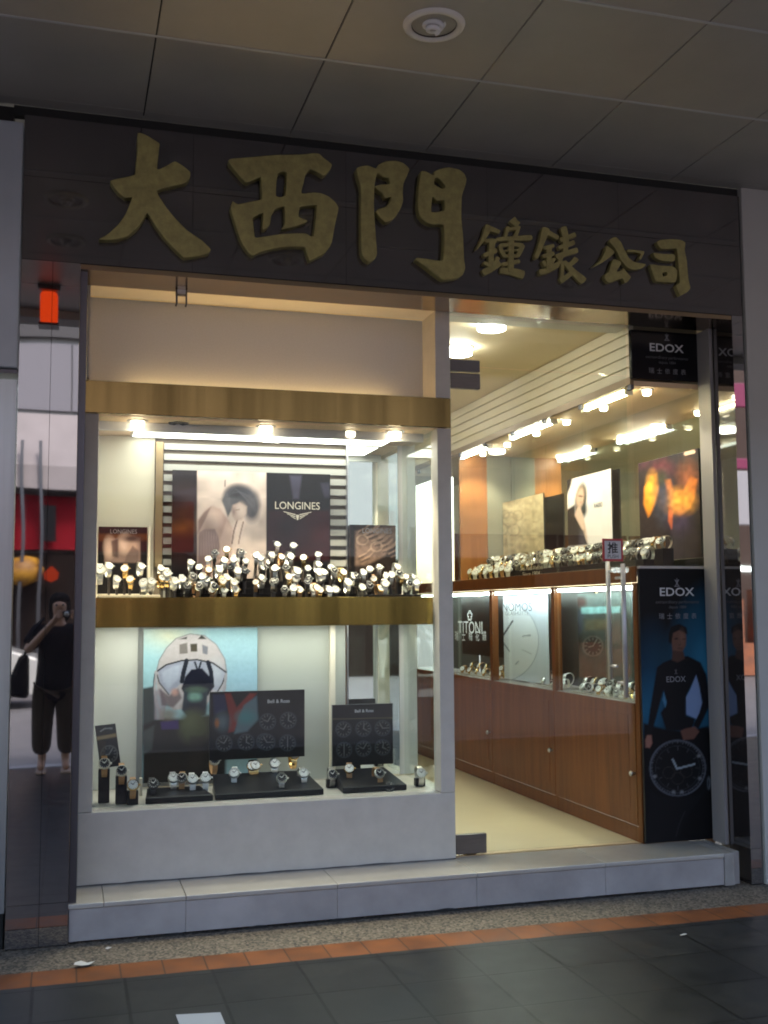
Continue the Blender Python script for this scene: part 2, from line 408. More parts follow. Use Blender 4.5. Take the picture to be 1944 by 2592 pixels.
struct('road', MB().quad((-200, -200, -.13), (200, -200, -.13), (200, -6.1, -.13), (-200, -6.1, -.13)), mat('asphalt', (.13, .12, .125), .6, var=.15, vscale=2, bump=.3, bscale=90))
struct('ground', MB().quad((-200, -200, -.30), (200, -200, -.30), (200, 200, -.30), (-200, 200, -.30)), mat('soil', (.12, .11, .10), .9))
# suspended ceiling of square aluminium panels, gaps between them
cm = MB(); PX_, PY_ = .7293, .7206
for i in range(-9, 16):
    for j in range(0, 5):
        xa = .2746 + i*PX_; ya = -.8 - (j-1)*PY_
        cm.box(xa+.0035, xa+PX_-.0035, ya-PY_+.002, ya-.002, Zc, Zc+.012)
cm.box(-6.3, 12, -3.68, .0, Zc+.014, Zc+.05, 1)
for i in range(-9, 16): cm.box(.2746+i*PX_+.0035, .2746+(i+1)*PX_-.0035, -.0774, .010, Zc, Zc+.012)
for j in range(1, 5):                                   # pale edge strip between the panel rows
    cm.box(-6.29, 11.9, -.8-(j-1)*PY_-.007, -.8-(j-1)*PY_+.007, Zc-.0035, Zc-.0005, 2)
ceil = struct('ceiling', cm, [M_alu, M_joint, mat('ceiling_strip', (.50, .53, .56), .4, metal=.2)])
struct('ceiling_edge_beam', MB().box(-9, 14, -3.95, -3.70, 3.85, 5.2), mat('beam_render', (.5, .49, .47), .8, var=.06))
struct('upper_storey', MB().box(-9, 14, -3.7, 8, Zc+.35, 5.4), mat('render_above', (.4, .39, .38), .8))

# downlights of the arcade (unlit), spiral bulb in a reflector
dl = thing('ceiling_downlight', 'white ringed round downlight with unlit spiral bulb in arcade ceiling above the gold letters', 'ceiling light', (1.372, -1.20, Zc), 'arcade downlights')
L0 = Matrix.Translation(dl.location)
def loc_build(mb, name, m, parent, bevel=0.):
    o = mb.build(name, m, None, bevel); o.parent = parent; return o
loc_build(MB().lathe((0, 0, 0), (0, 0, -1), [(.094, -.002), (.098, .010), (.112, .016), (.126, .010), (.130, -.001)], 40), 'ring', M_white, dl)
loc_build(MB().lathe((0, 0, 0), (0, 0, 1), [(.0935, -.006), (.092, .0), (.085, .03), (.07, .07), (.045, .10)], 36, cap1=True), 'reflector', mat('dull_reflector', (.20, .17, .15), .25, metal=.9), dl)
sp = []
for k in range(0, 130):
    a = k*.30; rr = .010 + .026*min(1, (130-k)/60); sp.append((rr*math.cos(a), rr*math.sin(a), .080 - k*.00075))
bulb = loc_build(MB().tube([(x*1.5, y*1.5, z*1.15-.012) for x, y, z in sp], .0105, 8).lathe((0, 0, .078), (0, 0, 1), [(.034, 0), (.034, .018), (.02, .02)], 20, cap0=True), 'spiral_bulb', mat('opal_bulb', (.8, .8, .82), .3), dl)
for (xx, yy, lab) in [(-.087, -1.20, 'round downlight reflected beside the first gold letter, nearer the shop'), (-.087, -1.93, 'round downlight reflected low beside the first gold letter'),
                      (1.372, -1.93, 'round downlight reflected under the second gold letter'), (3.53, -1.91, 'round downlight reflected under the small gold letters')]:
    dup(dl, (xx, yy, Zc), label=lab)

# ------------------------------------------------------------------ shop fascia with gold letters
fas = thing('shop_fascia', 'dark polished granite fascia over the watch shop with raised gold characters', 'shop sign', (1.68, .05, Zb))
fm = MB()
zj = 3.565
xs = [X0, .52, 1.30, 2.08, 2.86, X1]
for z0, z1 in ((Zb, zj-.001), (zj+.001, Zt)):
    for a, b in zip(xs[:-1], xs[1:]): fm.box(a+.0006, b-.0006, 0, .03, z0, z1)
fm.build('granite_slabs', M_granite, fas)
MB().box(X0, X1, .031, .06, Zb+.004, Zt).build('backing_board', M_joint, fas)
MB().box(X0-.05, X1, .012, .06, Zt+.001, Zc-.002).build('top_reveal', M_joint, fas)  # near-black colour stands in for the shade of this recess
MB().box(X0+.27, 3.56, .002, .26, Zb-.028, Zb-.004).build('soffit', M_bronze, fas)
def Z_(ox, oy, s): return lambda q: (ox + q[0]/s, oy + q[1]/s)
def to_xz(pts, f, y=-.03):
    out = []
    for q in pts:
        p = at(*f(q), 1, y); out.append((p.x, p.z))
    return out
def character(name, groups, f, depth, bev, lab):
    mb = MB()
    for k, loops in enumerate(groups):
        me = relief([smooth_loop(to_xz(lp, f, -depth)) for lp in loops], depth - .002 - .0009*k, bev)
        d = depth - .0009*k
        mb.add([(v.co.x, -d/2 - v.co.z, v.co.y) for v in me.vertices], [tuple(p.vertices) for p in me.polygons])
    o = mb.build(name, M_gold, fas); o['label'] = lab; return o
c_big = [[[(505,70),(590,90),(690,150),(740,185),(735,250),(715,460),(810,425),(905,375),(1000,430),(1070,490),(1065,560),(1020,610),(900,640),(715,690),(740,760),(820,880),(920,1000),(1040,1120),(1200,1230),(1290,1320),(1270,1365),(1150,1395),(1010,1415),(960,1380),(880,1300),(780,1190),(700,1080),(610,940),(560,1020),(490,1110),(400,1180),(290,1215),(150,1225),(85,1215),(180,1160),(290,1060),(370,950),(420,830),(440,765),(370,770),(300,720),(235,640),(210,585),(300,560),(470,520),(485,400),(500,250)]]]
character('sign_character', c_big, Z_(230, 320, 4.2538), .045, .006, 'large gold character 大')
c_west = [[[(135,265),(170,245),(400,225),(700,200),(1000,195),(1150,180),(1220,185),(1270,230),(1330,275),(1375,315),(1360,370),(1310,430),(1270,450),(1200,410),(1130,380),(1100,385),(1060,440),(1035,540),(1012,660),(1150,650),(1250,660),(1340,700),(1420,770),(1455,830),(1440,920),(1410,1050),(1375,1250),(1330,1330),(1280,1390),(1200,1430),(1110,1470),(1080,1400),(1050,1310),(950,1300),(800,1305),(650,1330),(500,1375),(430,1410),(380,1380),(320,1300),(270,1200),(220,1050),(175,900),(160,830),(185,755),(250,790),(400,760),(530,730),(530,600),(520,470),(440,500),(370,530),(330,520),(280,470),(220,400),(150,310)],
    [(725,430),(830,415),(810,685),(705,690)],
    [(435,950),(545,905),(540,1090),(580,1090),(630,1040),(650,930),(700,850),(800,820),(810,1020),(770,1090),(900,1070),(1070,1010),(1080,985),(980,940),(985,850),(1010,820),(1170,805),(1190,830),(1150,1170),(1060,1140),(900,1140),(750,1150),(480,1190),(450,1170),(430,1000)]]]
character('sign_character', c_west, Z_(550, 350, 4.74), .045, .006, 'large gold character 西')
c_gate = [[[(190,220),(240,190),(330,180),(425,215),(450,170),(540,130),(650,125),(740,150),(810,215),(790,290),(745,390),(735,500),(740,590),(710,680),(650,780),(590,830),(530,840),(470,790),(425,720),(440,690),(520,665),(570,620),(600,550),(530,560),(500,510),(430,455),(415,420),(480,400),(580,395),(570,330),(500,310),(440,270),(410,380),(400,600),(410,850),(425,1050),(435,1200),(410,1270),(350,1310),(290,1270),(250,1180),(245,800),(245,440),(215,340)]],
    [[(945,250),(1000,245),(1090,290),(1100,250),(1180,215),(1280,200),(1390,225),(1450,270),(1480,340),(1460,430),(1425,540),(1420,800),(1440,1000),(1450,1250),(1465,1370),(1440,1450),(1380,1490),(1210,1515),(1100,1440),(1000,1360),(890,1280),(900,1255),(1000,1265),(1130,1285),(1200,1280),(1215,1100),(1210,875),(1080,870),(990,830),(930,760),(910,660),(915,500),(930,350)],
     [(1110,330),(1150,330),(1225,410),(1200,450),(1105,400)], [(1085,550),(1130,590),(1215,590),(1215,700),(1070,720)]]]
character('sign_character', c_gate, Z_(860, 380, 4.608), .045, .006, 'large gold character 門')
def strokes(L): return [[stroke_poly(p, a, b)] for p, a, b in L]
c_bell = strokes([([(320,285),(250,450),(150,605)],100,25),([(330,320),(400,345),(468,375)],70,55),([(265,500),(340,485),(425,500)],55,60),([(375,470),(355,650),(350,850)],85,70),
    ([(250,700),(340,660),(432,620)],60,65),([(250,800),(300,815),(335,850)],50,45),([(455,720),(420,780),(365,840)],60,45),([(245,935),(360,880),(475,795)],85,90),
    ([(650,185),(690,230),(735,270)],100,90),([(560,335),(650,320),(745,300)],45,50),([(600,290),(575,370),(560,440)],55,45),([(745,280),(725,360),(695,440)],55,50),
    ([(445,465),(680,450),(925,440)],55,70),([(485,545),(510,630),(560,705)],50,60),([(645,450),(645,650),(640,905)],80,75),([(490,545),(650,530),(810,545)],50,55),
    ([(805,540),(780,620),(735,700)],70,55),([(550,625),(650,615),(760,610)],32,32),([(555,700),(650,690),(745,690)],45,45),([(525,815),(640,790),(765,765)],55,55),([(495,895),(650,910),(825,960)],80,120)])
character('sign_character', c_bell, Z_(1180, 520, 5.53), .032, .003, 'small gold character 鐘')
c_watch = strokes([([(1120,320),(1060,520),(980,730)],105,55),([(1120,360),(1200,405),(1290,455)],70,60),([(1085,600),(1160,575),(1235,560)],50,50),([(1165,560),(1165,720),(1160,905)],75,70),
    ([(1075,710),(1150,690),(1235,665)],55,55),([(1085,770),(1100,810),(1120,845)],50,45),([(1240,735),(1215,790),(1190,835)],50,40),([(1035,930),(1150,905),(1290,820)],80,80),
    ([(1370,295),(1400,430),(1410,570)],85,90),([(1325,475),(1430,440),(1540,400)],60,65),([(1305,585),(1410,550),(1525,505)],55,60),([(1405,540),(1405,600),(1400,670)],80,70),
    ([(1275,710),(1420,660),(1570,615)],70,75),([(1365,660),(1320,780),(1255,880)],65,40),([(1360,770),(1362,880),(1355,1010)],50,50),([(1335,1045),(1410,1000),(1485,935)],80,60),
    ([(1390,775),(1520,920),(1665,1050)],60,110),([(1565,725),(1520,780),(1455,825)],75,60)])
character('sign_character', c_watch, Z_(1180, 520, 5.53), .032, .003, 'small gold character 錶')
c_pub = [[[(310,340),(420,430),(330,520),(230,590),(110,640),(220,540),(280,430)]], [[(370,240),(440,220),(510,290),(560,400),(620,510),(700,570),(860,600),(800,660),(690,680),(600,650),(500,530),(430,380),(350,290)]],
    [[(400,530),(500,560),(510,600),(450,700),(530,680),(540,650),(600,720),(650,780),(600,850),(560,860),(530,800),(440,830),(340,860),(280,800),(290,740),(340,700)]]] + strokes([([(600,408),(710,415),(830,435)],34,38), ([(820,430),(800,480),(770,530)],40,34)])
character('sign_character', c_pub, Z_(1480, 560, 5.53), .032, .003, 'small gold character 公')
c_si = [[[(1010,290),(1060,260),(1200,250),(1340,260),(1410,300),(1400,400),(1430,550),(1450,800),(1480,930),(1440,990),(1340,1040),(1300,960),(1280,900),(1330,850),(1310,600),(1290,390),(1200,385),(1080,390),(1030,340)]],
    [[(960,440),(1100,455),(1240,460),(1270,500),(1250,560),(1080,555),(990,510)]], [[(920,605),(1080,620),(1230,630),(1300,690),(1275,850),(1130,850),(1000,840),(960,740)], [(1090,720),(1150,710),(1150,760),(1100,770)]]]
character('sign_character', c_si, Z_(1480, 560, 5.53), .032, .003, 'small gold character 司')

# ------------------------------------------------------------------ pillars, shutter guides, neighbours
def pillar(x0, x1, depth, label, seam):
    t = thing('granite_pillar', label, 'pillar', ((x0+x1)/2, depth/2, 0))
    p = MB()
    for z0, z1 in ((0.004, .19), (.192, Zb-.002)):
        if seam: p.box(x0, seam-.001, 0, depth, z0, z1); p.box(seam+.001, x1, 0, depth, z0, z1)
        else: p.box(x0, x1, 0, depth, z0, z1)
    p.build('polished_facing', M_pillar, t)
    MB().box(x0+.004, x1-.004, .004, depth-.004, 0, Zb-.004).build('core', M_joint, t)
    return t
pillar(X0, -.009, .30, 'mirror polished dark granite pillar left of the shop window', -.135)
pillar(3.562, X1, .20, 'narrow mirror polished dark granite pillar right of the entrance', None)
g = thing('shutter_guide', 'dark upright roller shutter guide between left pillar and window frame', 'shutter guide', (.012, .15, 0))
MB().box(-.007, .026, .03, .06, .0, Zb-.03).box(-.007, -.001, .06, .25, 0, Zb-.03).box(.020, .026, .06, .25, 0, Zb-.03).build('channel', M_dsteel, g)
g = thing('shutter_guide', 'silver upright roller shutter guide beside the tall diver poster', 'shutter guide', (3.54, .22, 0))
MB().box(3.535, 3.556, .195, .225, Zs+.001, Zb-.03).box(3.535, 3.541, .225, .32, Zs+.001, Zb-.03).box(3.549, 3.556, .225, .32, Zs+.001, Zb-.03).build('channel', mat('anodised_aluminium', (.32, .30, .305), .45, metal=.2), g)
nb = thing('neighbour_sign_box', 'grey aluminium sign box of the shop next door at left edge', 'sign box', (-.7, .1, 2.62))
MB().box(-1.6, -.279, -.06, .3, 2.622, 3.80).build('case', mat('bluish_aluminium', (.36, .40, .45), .4, metal=.3, var=.08, vscale=2), nb, .008)
MB().box(-1.59, X0-.051, .04, .29, 3.802, Zc-.002).build('gap_shade_infill', M_joint, nb)  # near-black sheet standing in for the shadowed gap above the box
MB().box(-1.59, -.282, -.04, .29, 2.60, 2.618).build('bottom_trim', M_dsteel, nb)
np_ = thing('neighbour_pillar', 'bluish grey steel clad pillar below the sign box at left edge', 'pillar', (-.7, .1, 0))
MB().box(-1.6, -.284, .01, .3, .16, 2.58).build('cladding', mat('brushed_bluish_steel', (.34, .38, .40), .28, metal=.75, var=.1, vscale=2, stretch=(8, 8, .4)), np_)
MB().box(-1.6, -.288, .03, .3, 0, .16).build('plinth', M_joint, np_)
nw = thing('neighbour_wall', 'plain pale grey rendered wall right of the entrance pillar', 'wall', (4.5, .1, 0))
MB().box(X1+.004, 9, -.02, .4, 0, Zc-.002).build('render', mat('pale_grey_render', (.41, .405, .39), .6, var=.04, vscale=3), nw, .004)

# ------------------------------------------------------------------ step
st = thing('entrance_step', 'pale stone entrance step running under window and door', 'step', (1.7, .2, 0))
sm = MB(); jx = [-.006, .52, 1.248, 1.972, 2.69, 3.40]
for a, b in zip(jx[:-1], jx[1:]): sm.box(a+.0005, b-.0005, .012, .06, .010, Zs-.024)
sm.build('riser', M_stone, st, .002)
tm = MB()
for a, b in zip([-.012, .148, .52, 1.248, 1.972, 2.69], [.148, .52, 1.248, 1.972, 2.69, 3.40]): tm.box(a+.0008, b-.0008, .003, .40, Zs-.022, Zs)
tm.build('tread', M_stonetop, st, .004)
MB().box(3.402, 3.462, .008, .40, .004, Zs-.002).box(3.470, 3.515, .04, .40, .0, Zs-.002).build('end_block', mat('weathered_end_stone', (.30, .285, .27), .6, var=.15), st, .003)
MB().box(0, 3.40, .064, .40, -.01, Zs-.026).build('core', M_joint, st)
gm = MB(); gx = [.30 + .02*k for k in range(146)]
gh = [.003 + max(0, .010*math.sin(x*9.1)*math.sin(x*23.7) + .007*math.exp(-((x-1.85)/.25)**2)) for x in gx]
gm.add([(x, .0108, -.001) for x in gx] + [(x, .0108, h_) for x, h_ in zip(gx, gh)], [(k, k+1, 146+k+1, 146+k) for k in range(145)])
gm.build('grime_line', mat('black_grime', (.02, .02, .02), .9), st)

# ------------------------------------------------------------------ shop room
sf = struct('shop_floor', MB().box(-.1, 3.6, .40, 7.0, -.1, Zs-.003), mat('cream_polished_floor', (.60, .52, .35), .3, var=.03))
rm = thing('shop_ceiling', 'cream painted shop ceiling behind the glass door', 'ceiling', (1.8, 3, 3.2))
MB().box(-.1, 3.9, .53, 7.0, 3.20, 3.24).build('plaster', mat('cream_ceiling', (.80, .68, .46), .6), rm)
MB().box(.03, 3.11, .262, .53, 3.155, 3.16+.01).build('white_header', M_white, rm)
w = thing('shop_wall', 'warm rear wall of the shop with wood panelling', 'wall', (1.8, 6.9, 0))
MB().box(-.2, 3.9, 6.9, 7.0, Zs, 3.2).build('plaster', M_cream, w)
wm = MB()
for k in range(6): wm.box(-.1+k*.64, .5+k*.64, 6.86, 6.90, Zs+.01, 2.4)
wm.build('panelling', M_wood, w, .006)
w = thing('shop_wall', 'left inner wall of the shop hidden behind the window display', 'wall', (-.2, 3.5, 0)); MB().box(-.25, -.1, .4, 7.0, 0, 3.2).build('plaster', M_cream, w)

# ------------------------------------------------------------------ the display window
dw = thing('display_window', 'white framed shop window with two display shelves and brass bands', 'display window', (1.0, .7, Zs))
XL, XRr = .030, 1.978
MB().box(XL, XRr, .33, 1.02, Zs+.001, .525).build('base', M_solid, dw, .004)
bg = [XL+.002+.0243*k for k in range(81)]; gmb = MB()
gmb.add([(x, .3292, Zs-.001) for x in bg] + [(x, .3292, Zs+.004+.004*abs(math.sin(x*13.3)*math.sin(x*5.1))) for x in bg], [(k, k+1, 82+k, 81+k) for k in range(80)])
gmb.build('grime_line', mat('grey_grime', (.10, .095, .09), .9), dw)
MB().box(XL, .097, .33, .44, .527, 2.495).build('post', M_solid, dw, .003)
MB().box(1.897, XRr, .33, .44, .527, 2.495).build('post', M_solid, dw, .003)
MB().box(1.89, XRr, .33, .55, 2.665, 3.154).build('post', M_solid, dw, .003)
MB().box(1.872, 1.985, 1.0, 1.10, .53, 3.15).build('post', M_white, dw, .003)
MB().box(.025, XRr-.004, .318, .330, 2.497, 2.662).box(1.962, XRr-.004, .331, .47, 2.535, 2.662).build('brass_header', M_brass, dw, .002)
MB().box(.035, 1.89, .55, .57, 2.45, 3.153).build('recess_panel', M_recess, dw)
MB().box(.034, .044, .27, .549, 2.664, 3.153).build('recess_cheek', M_solid, dw)
MB().box(.06, 1.86, .475, .53, 2.52, 2.535).build('trough', M_white, dw)
MB().tube([(.24, .515, 2.628), (1.70, .515, 2.628)], .011, 10).build('trough_tube', M_warm, dw)
MB().box(.098, 1.896, .425, .437, 1.420, 1.572).box(.098, 1.896, .438, .47, 1.566, 1.572).build('brass_band', mat('reflection_streak_brass', (.52, .35, .10), .2, metal=1., var=.6, vscale=1.5, stretch=(3, 1, .04)), dw, .002)  # lighter brass, streaked in colour to imitate bright reflections
MB().box(.098, 1.896, .471, 1.0, 1.548, 1.570).build('upper_shelf', mat('shelf_cream', (.66, .62, .52), .35), dw)
MB().box(.04, 1.96, .333, 1.02, 2.497, 2.53).build('display_ceiling', mat('display_ceiling_cream', (.80, .62, .44), .6), dw)
MB().box(.098, 1.896, .471, 1.0, 1.44, 1.452).build('lower_ceiling', M_white, dw)
MB().box(.099, .101, .44, 1.0, .53, 2.49).build('side_cheek', mat('side_cheek_white', (.70, .68, .62), .4), dw)
gl = MB(); gl.box(.0985, 1.8955, .405, .411, .53, 2.494); gl.build('front_pane', M_glass, dw)
MB().box(1.900, 1.906, .445, .995, .53, 2.494).build('side_pane', M_glassg, dw)
# back panels, upper level
MB().box(.102, .425, .985, 1.0, 1.572, 2.488).build('back_panel', mat('ivory_panel', (.56, .53, .44), .5), dw)
slb = MB(); zz = 1.574; k = 0
while zz < 2.47:
    slb.box(.475, 1.545, .975, 1.0, zz+.006, min(zz+.042, 2.486)); zz += .060
slb.build('slat_board', mat('pale_grey_slats', (.36, .36, .34), .4), dw)
MB().box(.428, 1.55, 1.001, 1.015, 1.572, 2.488).build('slat_backing', mat('brown_groove', (.16, .13, .10), .6), dw)
MB().box(.430, .470, .96, .99, 1.75, 2.46).build('bronze_upright', mat('bronze_upright', (.30, .22, .12), .35, metal=.6), dw)
MB().box(1.552, 1.871, .995, 1.01, .535, 2.488).build('mirror_panel', M_mirror, dw)
MB().box(1.545, 1.553, .965, .99, .535, 2.488).build('chrome_edge', M_steel, dw)
# back panels, lower level
MB().box(.102, .345, .985, 1.0, .53, 1.438).build('back_panel', mat('pale_panel', (.54, .54, .50), .45), dw)
MB().box(.345, 1.02, 1.002, 1.012, .53, 1.438).build('back_panel', mat('grey_panel', (.40, .41, .40), .5), dw)
MB().box(1.02, 1.54, .985, 1.0, .53, 1.438).build('back_panel', mat('green_white_panel', (.43, .45, .41), .3), dw)
MB().box(1.44, 1.47, .95, .984, .53, 1.436).build('column_trim', M_cream, dw)

def strip_light(label, x0, x1, y0, y1, z, m, frame=M_white, group='strip lights', drop=.006):
    t = thing('strip_light', label, 'strip light', ((x0+x1)/2, (y0+y1)/2, z), group)
    MB().box(x0-.012, x1+.012, y0-.012, y0, z-.012, z).box(x0-.012, x1+.012, y1, y1+.012, z-.012, z).box(x0-.012, x0, y0, y1, z-.012, z).box(x1, x1+.012, y0, y1, z-.012, z).build('frame', frame, t)
    MB().box(x0, x1, y0, y1, z-drop, z-.001).build('diffuser', m, t); return t
strip_light('long fluorescent strip in the ceiling of the upper window display', .30, 1.76, .615, .955, 2.497, emit('window_strip_glow', (1.0, .96, .84), 2.0), drop=.014)
strip_light('fluorescent strip over the lower window display hidden behind brass band', .16, 1.80, .74, .83, 1.44, emit('lower_window_glow', (1.0, .98, .89), 4.4))

def spotlight(label, x, y, z, r=.034, group='window spotlights', m=None, drop=.030):
    t = thing('spotlight', label, 'spotlight', (x, y, z), group)
    loc_build(MB().lathe((0, 0, 0), (0, 0, -1), [(r*1.65, -.001), (r*1.6, .004), (r*1.05, .006), (r*1.02, .003)], 22), 'trim_ring', M_steel, t)
    loc_build(MB().lathe((0, 0, 0), (0, 0, -1), [(r, -.002), (r, drop), (r*.9, drop+.003)], 20), 'can', emit('frosted_can_glow', (1.0, .78, .52), 3.0), t)
    loc_build(MB().lathe((0, 0, 0), (0, 0, -1), [(r*.86, drop), (r*.5, drop+.005), (.001, drop+.006)], 18), 'lamp', m or M_spot, t)
    return t
def beam(parent, energy, ang, aim, col=(1., .84, .60), r=.03, dz=-.05):
    l = bpy.data.lights.new('beam', 'SPOT'); l.energy = energy; l.spot_size = R(ang); l.spot_blend = .6; l.color = col; l.shadow_soft_size = r
    o = bpy.data.objects.new('beam', l); COL.objects.link(o); o.parent = parent; o.location = (0, 0, dz); o.rotation_euler = Vector(aim).to_track_quat('-Z', 'Y').to_euler()
    return o
s0 = spotlight('leftmost halogen spotlight in the upper window ceiling', .298, .505, 2.497)
dup(s0, (.978, .505, 2.497), label='second lit halogen spotlight from the left in the window ceiling')
dup(s0, (1.709, .51, 2.497), label='rightmost halogen spotlight in the upper window ceiling')
s1 = spotlight('peach coloured eyeball spotlight right of the middle of the window ceiling', 1.462, .575, 2.497, .036, m=emit('dim_halogen', (1., .8, .6), 10))
for o_ in [o for o in COL.objects if o.get('group') == 'window spotlights']: beam(o_, 15.0, 78, (0, .05, -1))
s2 = thing('spotlight', 'unlit dark downlight between the first two window spotlights', 'spotlight', (.512, .52, 2.497), 'window spotlights')
loc_build(MB().lathe((0, 0, 0), (0, 0, -1), [(.056, -.001), (.052, .006), (.036, .008), (.03, .0)], 22, cap1=True), 'trim_ring', M_dsteel, s2)

# hooks under the soffit
br_ = thing('shutter_hook', 'small dark metal hook bracket hanging from the soffit above window', 'bracket', (.49, .24, 3.13))
MB().box(.462, .519, .228, .252, 3.105, 3.155).build('block', M_dsteel, br_, .004)
hk = MB()
for x in (.466, .515): hk.tube([(x, .22, 3.225-.094), (x, .222, 3.10), (x+.001, .222, 3.06), (x-.004, .222, 3.045)], .0048, 8)
hk.build('pin', M_dsteel, br_)
MB().box(.470, .511, .218, .227, 3.112, 3.138).build('clip', M_steel, br_)

# ------------------------------------------------------------------ glass door
gd = thing('glass_door', 'frameless clear glass shop door with steel bar handles', 'door', (2.5, .39, Zs))
MB().box(1.990, 3.095, .386, .396, Zs+.012, 2.86).build('pane', M_glass, gd)
MB().box(1.985, 3.10, .386, .396, 2.868, 3.15).build('transom_pane', M_glass, gd)
def patch(z0, z1, nm):
    MB().box(1.996, 2.172, .374, .408, z0, z1).build(nm, mat('brushed_patch_steel', (.16, .145, .135), .4, metal=.8, var=.1, stretch=(1, 1, 12)), gd, .003)
patch(.186, .290, 'bottom_patch'); patch(2.735, 2.822, 'top_patch')
MB().box(1.996, 2.172, .374, .408, 2.832, 2.898).build('closer_plate', mat('brushed_closer_steel', (.14, .13, .13), .4, metal=.8), gd, .003)
MB().box(2.06, 2.12, .40, .46, Zs-.002, .187).box(2.0, 3.10, .366, .384, Zs+.0005, Zs+.004).build('threshold_strip', mat('threshold_brass', (.6, .48, .30), .3, metal=1.), gd)
for y, z0, z1, nm in ((.30, 1.0, 1.755, 'outer'), (.478, 1.09, 1.80, 'inner')):
    h = MB(); h.tube([(2.995, y, z0), (2.995, y, z1)], .0135, 14)
    for z in (z0+.08, z1-.08): h.tube([(2.995, y, z), (2.995, .386 if y < .39 else .396, z)], .008, 10)
    h.build('bar_handle', mat('satin_handle_steel', (.52, .50, .53), .42, metal=.5), gd)
ps = thing('push_sticker', 'square white push sticker with red border on the glass door', 'sticker', (2.977, .384, 1.84))
MB().box(2.913, 3.043, .3815, .3855, 1.772, 1.902).build('border', mat('sticker_red', (.45, .03, .04), .4), ps)
MB().box(2.926, 3.030, .3800, .3812, 1.785, 1.889).build('face', mat('sticker_white', (.62, .62, .64), .4), ps)
text('lettering', '推', (2.977, .3800, 1.849), (1, 0, 0), (0, 0, 1), .066, mat('sticker_black', (.015, .015, .02), .4), ps, .001, bold=.02)
text('lettering', 'PUSH', (2.977, .3800, 1.800), (1, 0, 0), (0, 0, 1), .068, MATS['sticker_black'], ps, .001)

# ------------------------------------------------------------------ wall cabinet along the right side of the shop
wc = thing('wall_cabinet', 'long cherry wood wall cabinet with lit glass upper showcase', 'cabinet', (3.35, 1.9, Zs))
ye = 4.75; bays = [(.40, 1.486), (1.486, 2.604), (2.604, 3.70), (3.70, 4.74)]
MB().box(Xr+.002, 3.60, .352, ye, 2.80, 2.83).build('showcase_ceiling', mat('showcase_ceiling', (.82, .60, .36), .5), wc)
MB().box(Xr-.012, Xr+.012, .345, ye, 2.805, 2.852).build('top_rail', mat('bronze_rail', (.22, .15, .08), .35, metal=.5), wc, .002)
MB().box(3.590, 3.602, .352, ye, 1.745, 2.80).build('mirror_back', M_mirror, wc)
MB().box(Xr+.004, 3.59, .352, ye, 1.715, 1.742).build('showcase_shelf', mat('showcase_shelf_cream', (.60, .50, .36), .35), wc)
MB().box(Xr-.006, Xr+.004, .352, ye, 1.650, 1.742).build('shelf_rail', M_wooddark, wc, .002)
for y in (.352, 1.462, 2.580, 3.68): MB().box(Xr-.004, Xr+.05, y, y+.048, Zs+.001, 1.648).build('upright', M_wooddark, wc, .002)
for a, b in bays:
    a2, b2 = a+.028, b-.028
    d = MB().box(Xr-.008, Xr+.014, a2-.026, b2+.022, Zs+.09, .955).box(Xr-.011, Xr-.0085, a2+.05, b2-.05, Zs+.17, .885)
    o = d.build('door', M_wood, wc, .003)
    kn = MB().lathe((Xr-.008, a2+.006 if a > .5 else a2-.01, .56), (-1, 0, 0), [(.005, 0), (.006, .012), (.014, .018), (.016, .026), (.010, .033), (.001, .035)], 14)
    kn.build('knob', M_steel, o)
    MB().box(Xr-.003, Xr+.002, a2, b2, .958, 1.648).build('low_pane', M_glassg, wc)
    MB().box(Xr+.006, Xr+.32, a2, b2, 1.634, 1.646).build('low_case_lid', M_wooddark, wc)
    MB().box(Xr+.006, Xr+.32, a2, b2, .945, .957).build('low_case_floor', mat('low_case_floor', (.35, .33, .30), .4), wc)
    MB().box(Xr+.32, Xr+.332, a2, b2, .958, 1.633).build('low_case_back', mat('low_case_back', (.05, .06, .055), .4), wc)
    tl_ = thing('strip_light', 'cool white tube at the top of a low showcase, %s bay' % {.4: 'nearest the door', 1.486: 'middle', 2.604: 'third from the door', 3.7: 'farthest'}[a], 'strip light', (Xr+.05, (a+b)/2, 1.63), 'low showcase tubes')
    MB().box(Xr+.008, Xr+.045, a2+.03, b2-.03, 1.612, 1.632).build('diffuser', M_low, tl_)
MB().box(Xr-.002, Xr+.05, .352, ye, Zs+.0005, Zs+.086).build('plinth', M_wooddark, wc)
MB().box(Xr+.05, 3.6, .352, .366, Zs+.001, 1.712).build('end_panel', M_wooddark, wc)
gp = MB(); gy = [.362, 1.0, 1.56, 2.12, 2.68, 3.24, 3.80, 4.36, 4.74]
for a, b in zip(gy[:-1], gy[1:]):
    gp_ = MB().box(Xr, Xr+.006, a+.002, b-.002, 1.745, 2.803).build('showcase_pane', M_glassg, wc)
MB().box(Xr+.006, 3.588, .354, .360, 1.745, 2.80).build('end_pane', M_glassg, wc)
for y in gy[:-1]: MB().box(Xr-.010, Xr+.010, y-.022, y+.022, 2.775, 2.804).build('clip', M_dsteel, wc)
MB().box(3.37, 3.588, 3.30, 3.32, 1.744, 2.798).build('glass_depth_sheet', mat('grey_green_depth', (.30, .29, .235), .35), wc)  # grey-green sheet added to imitate the glassy depth behind
MB().box(3.12, 3.368, 3.30, 3.32, 1.744, 2.798).build('partition', mat('partition_cherry', (.40, .16, .045), .4, col2=(.30, .11, .03), vscale=3, stretch=(6, 6, .5)), wc)
MB().box(3.57, 3.603, .345, .353, 1.72, 2.83).build('end_trim', mat('orange_cherry', (.42, .15, .03), .4), wc)
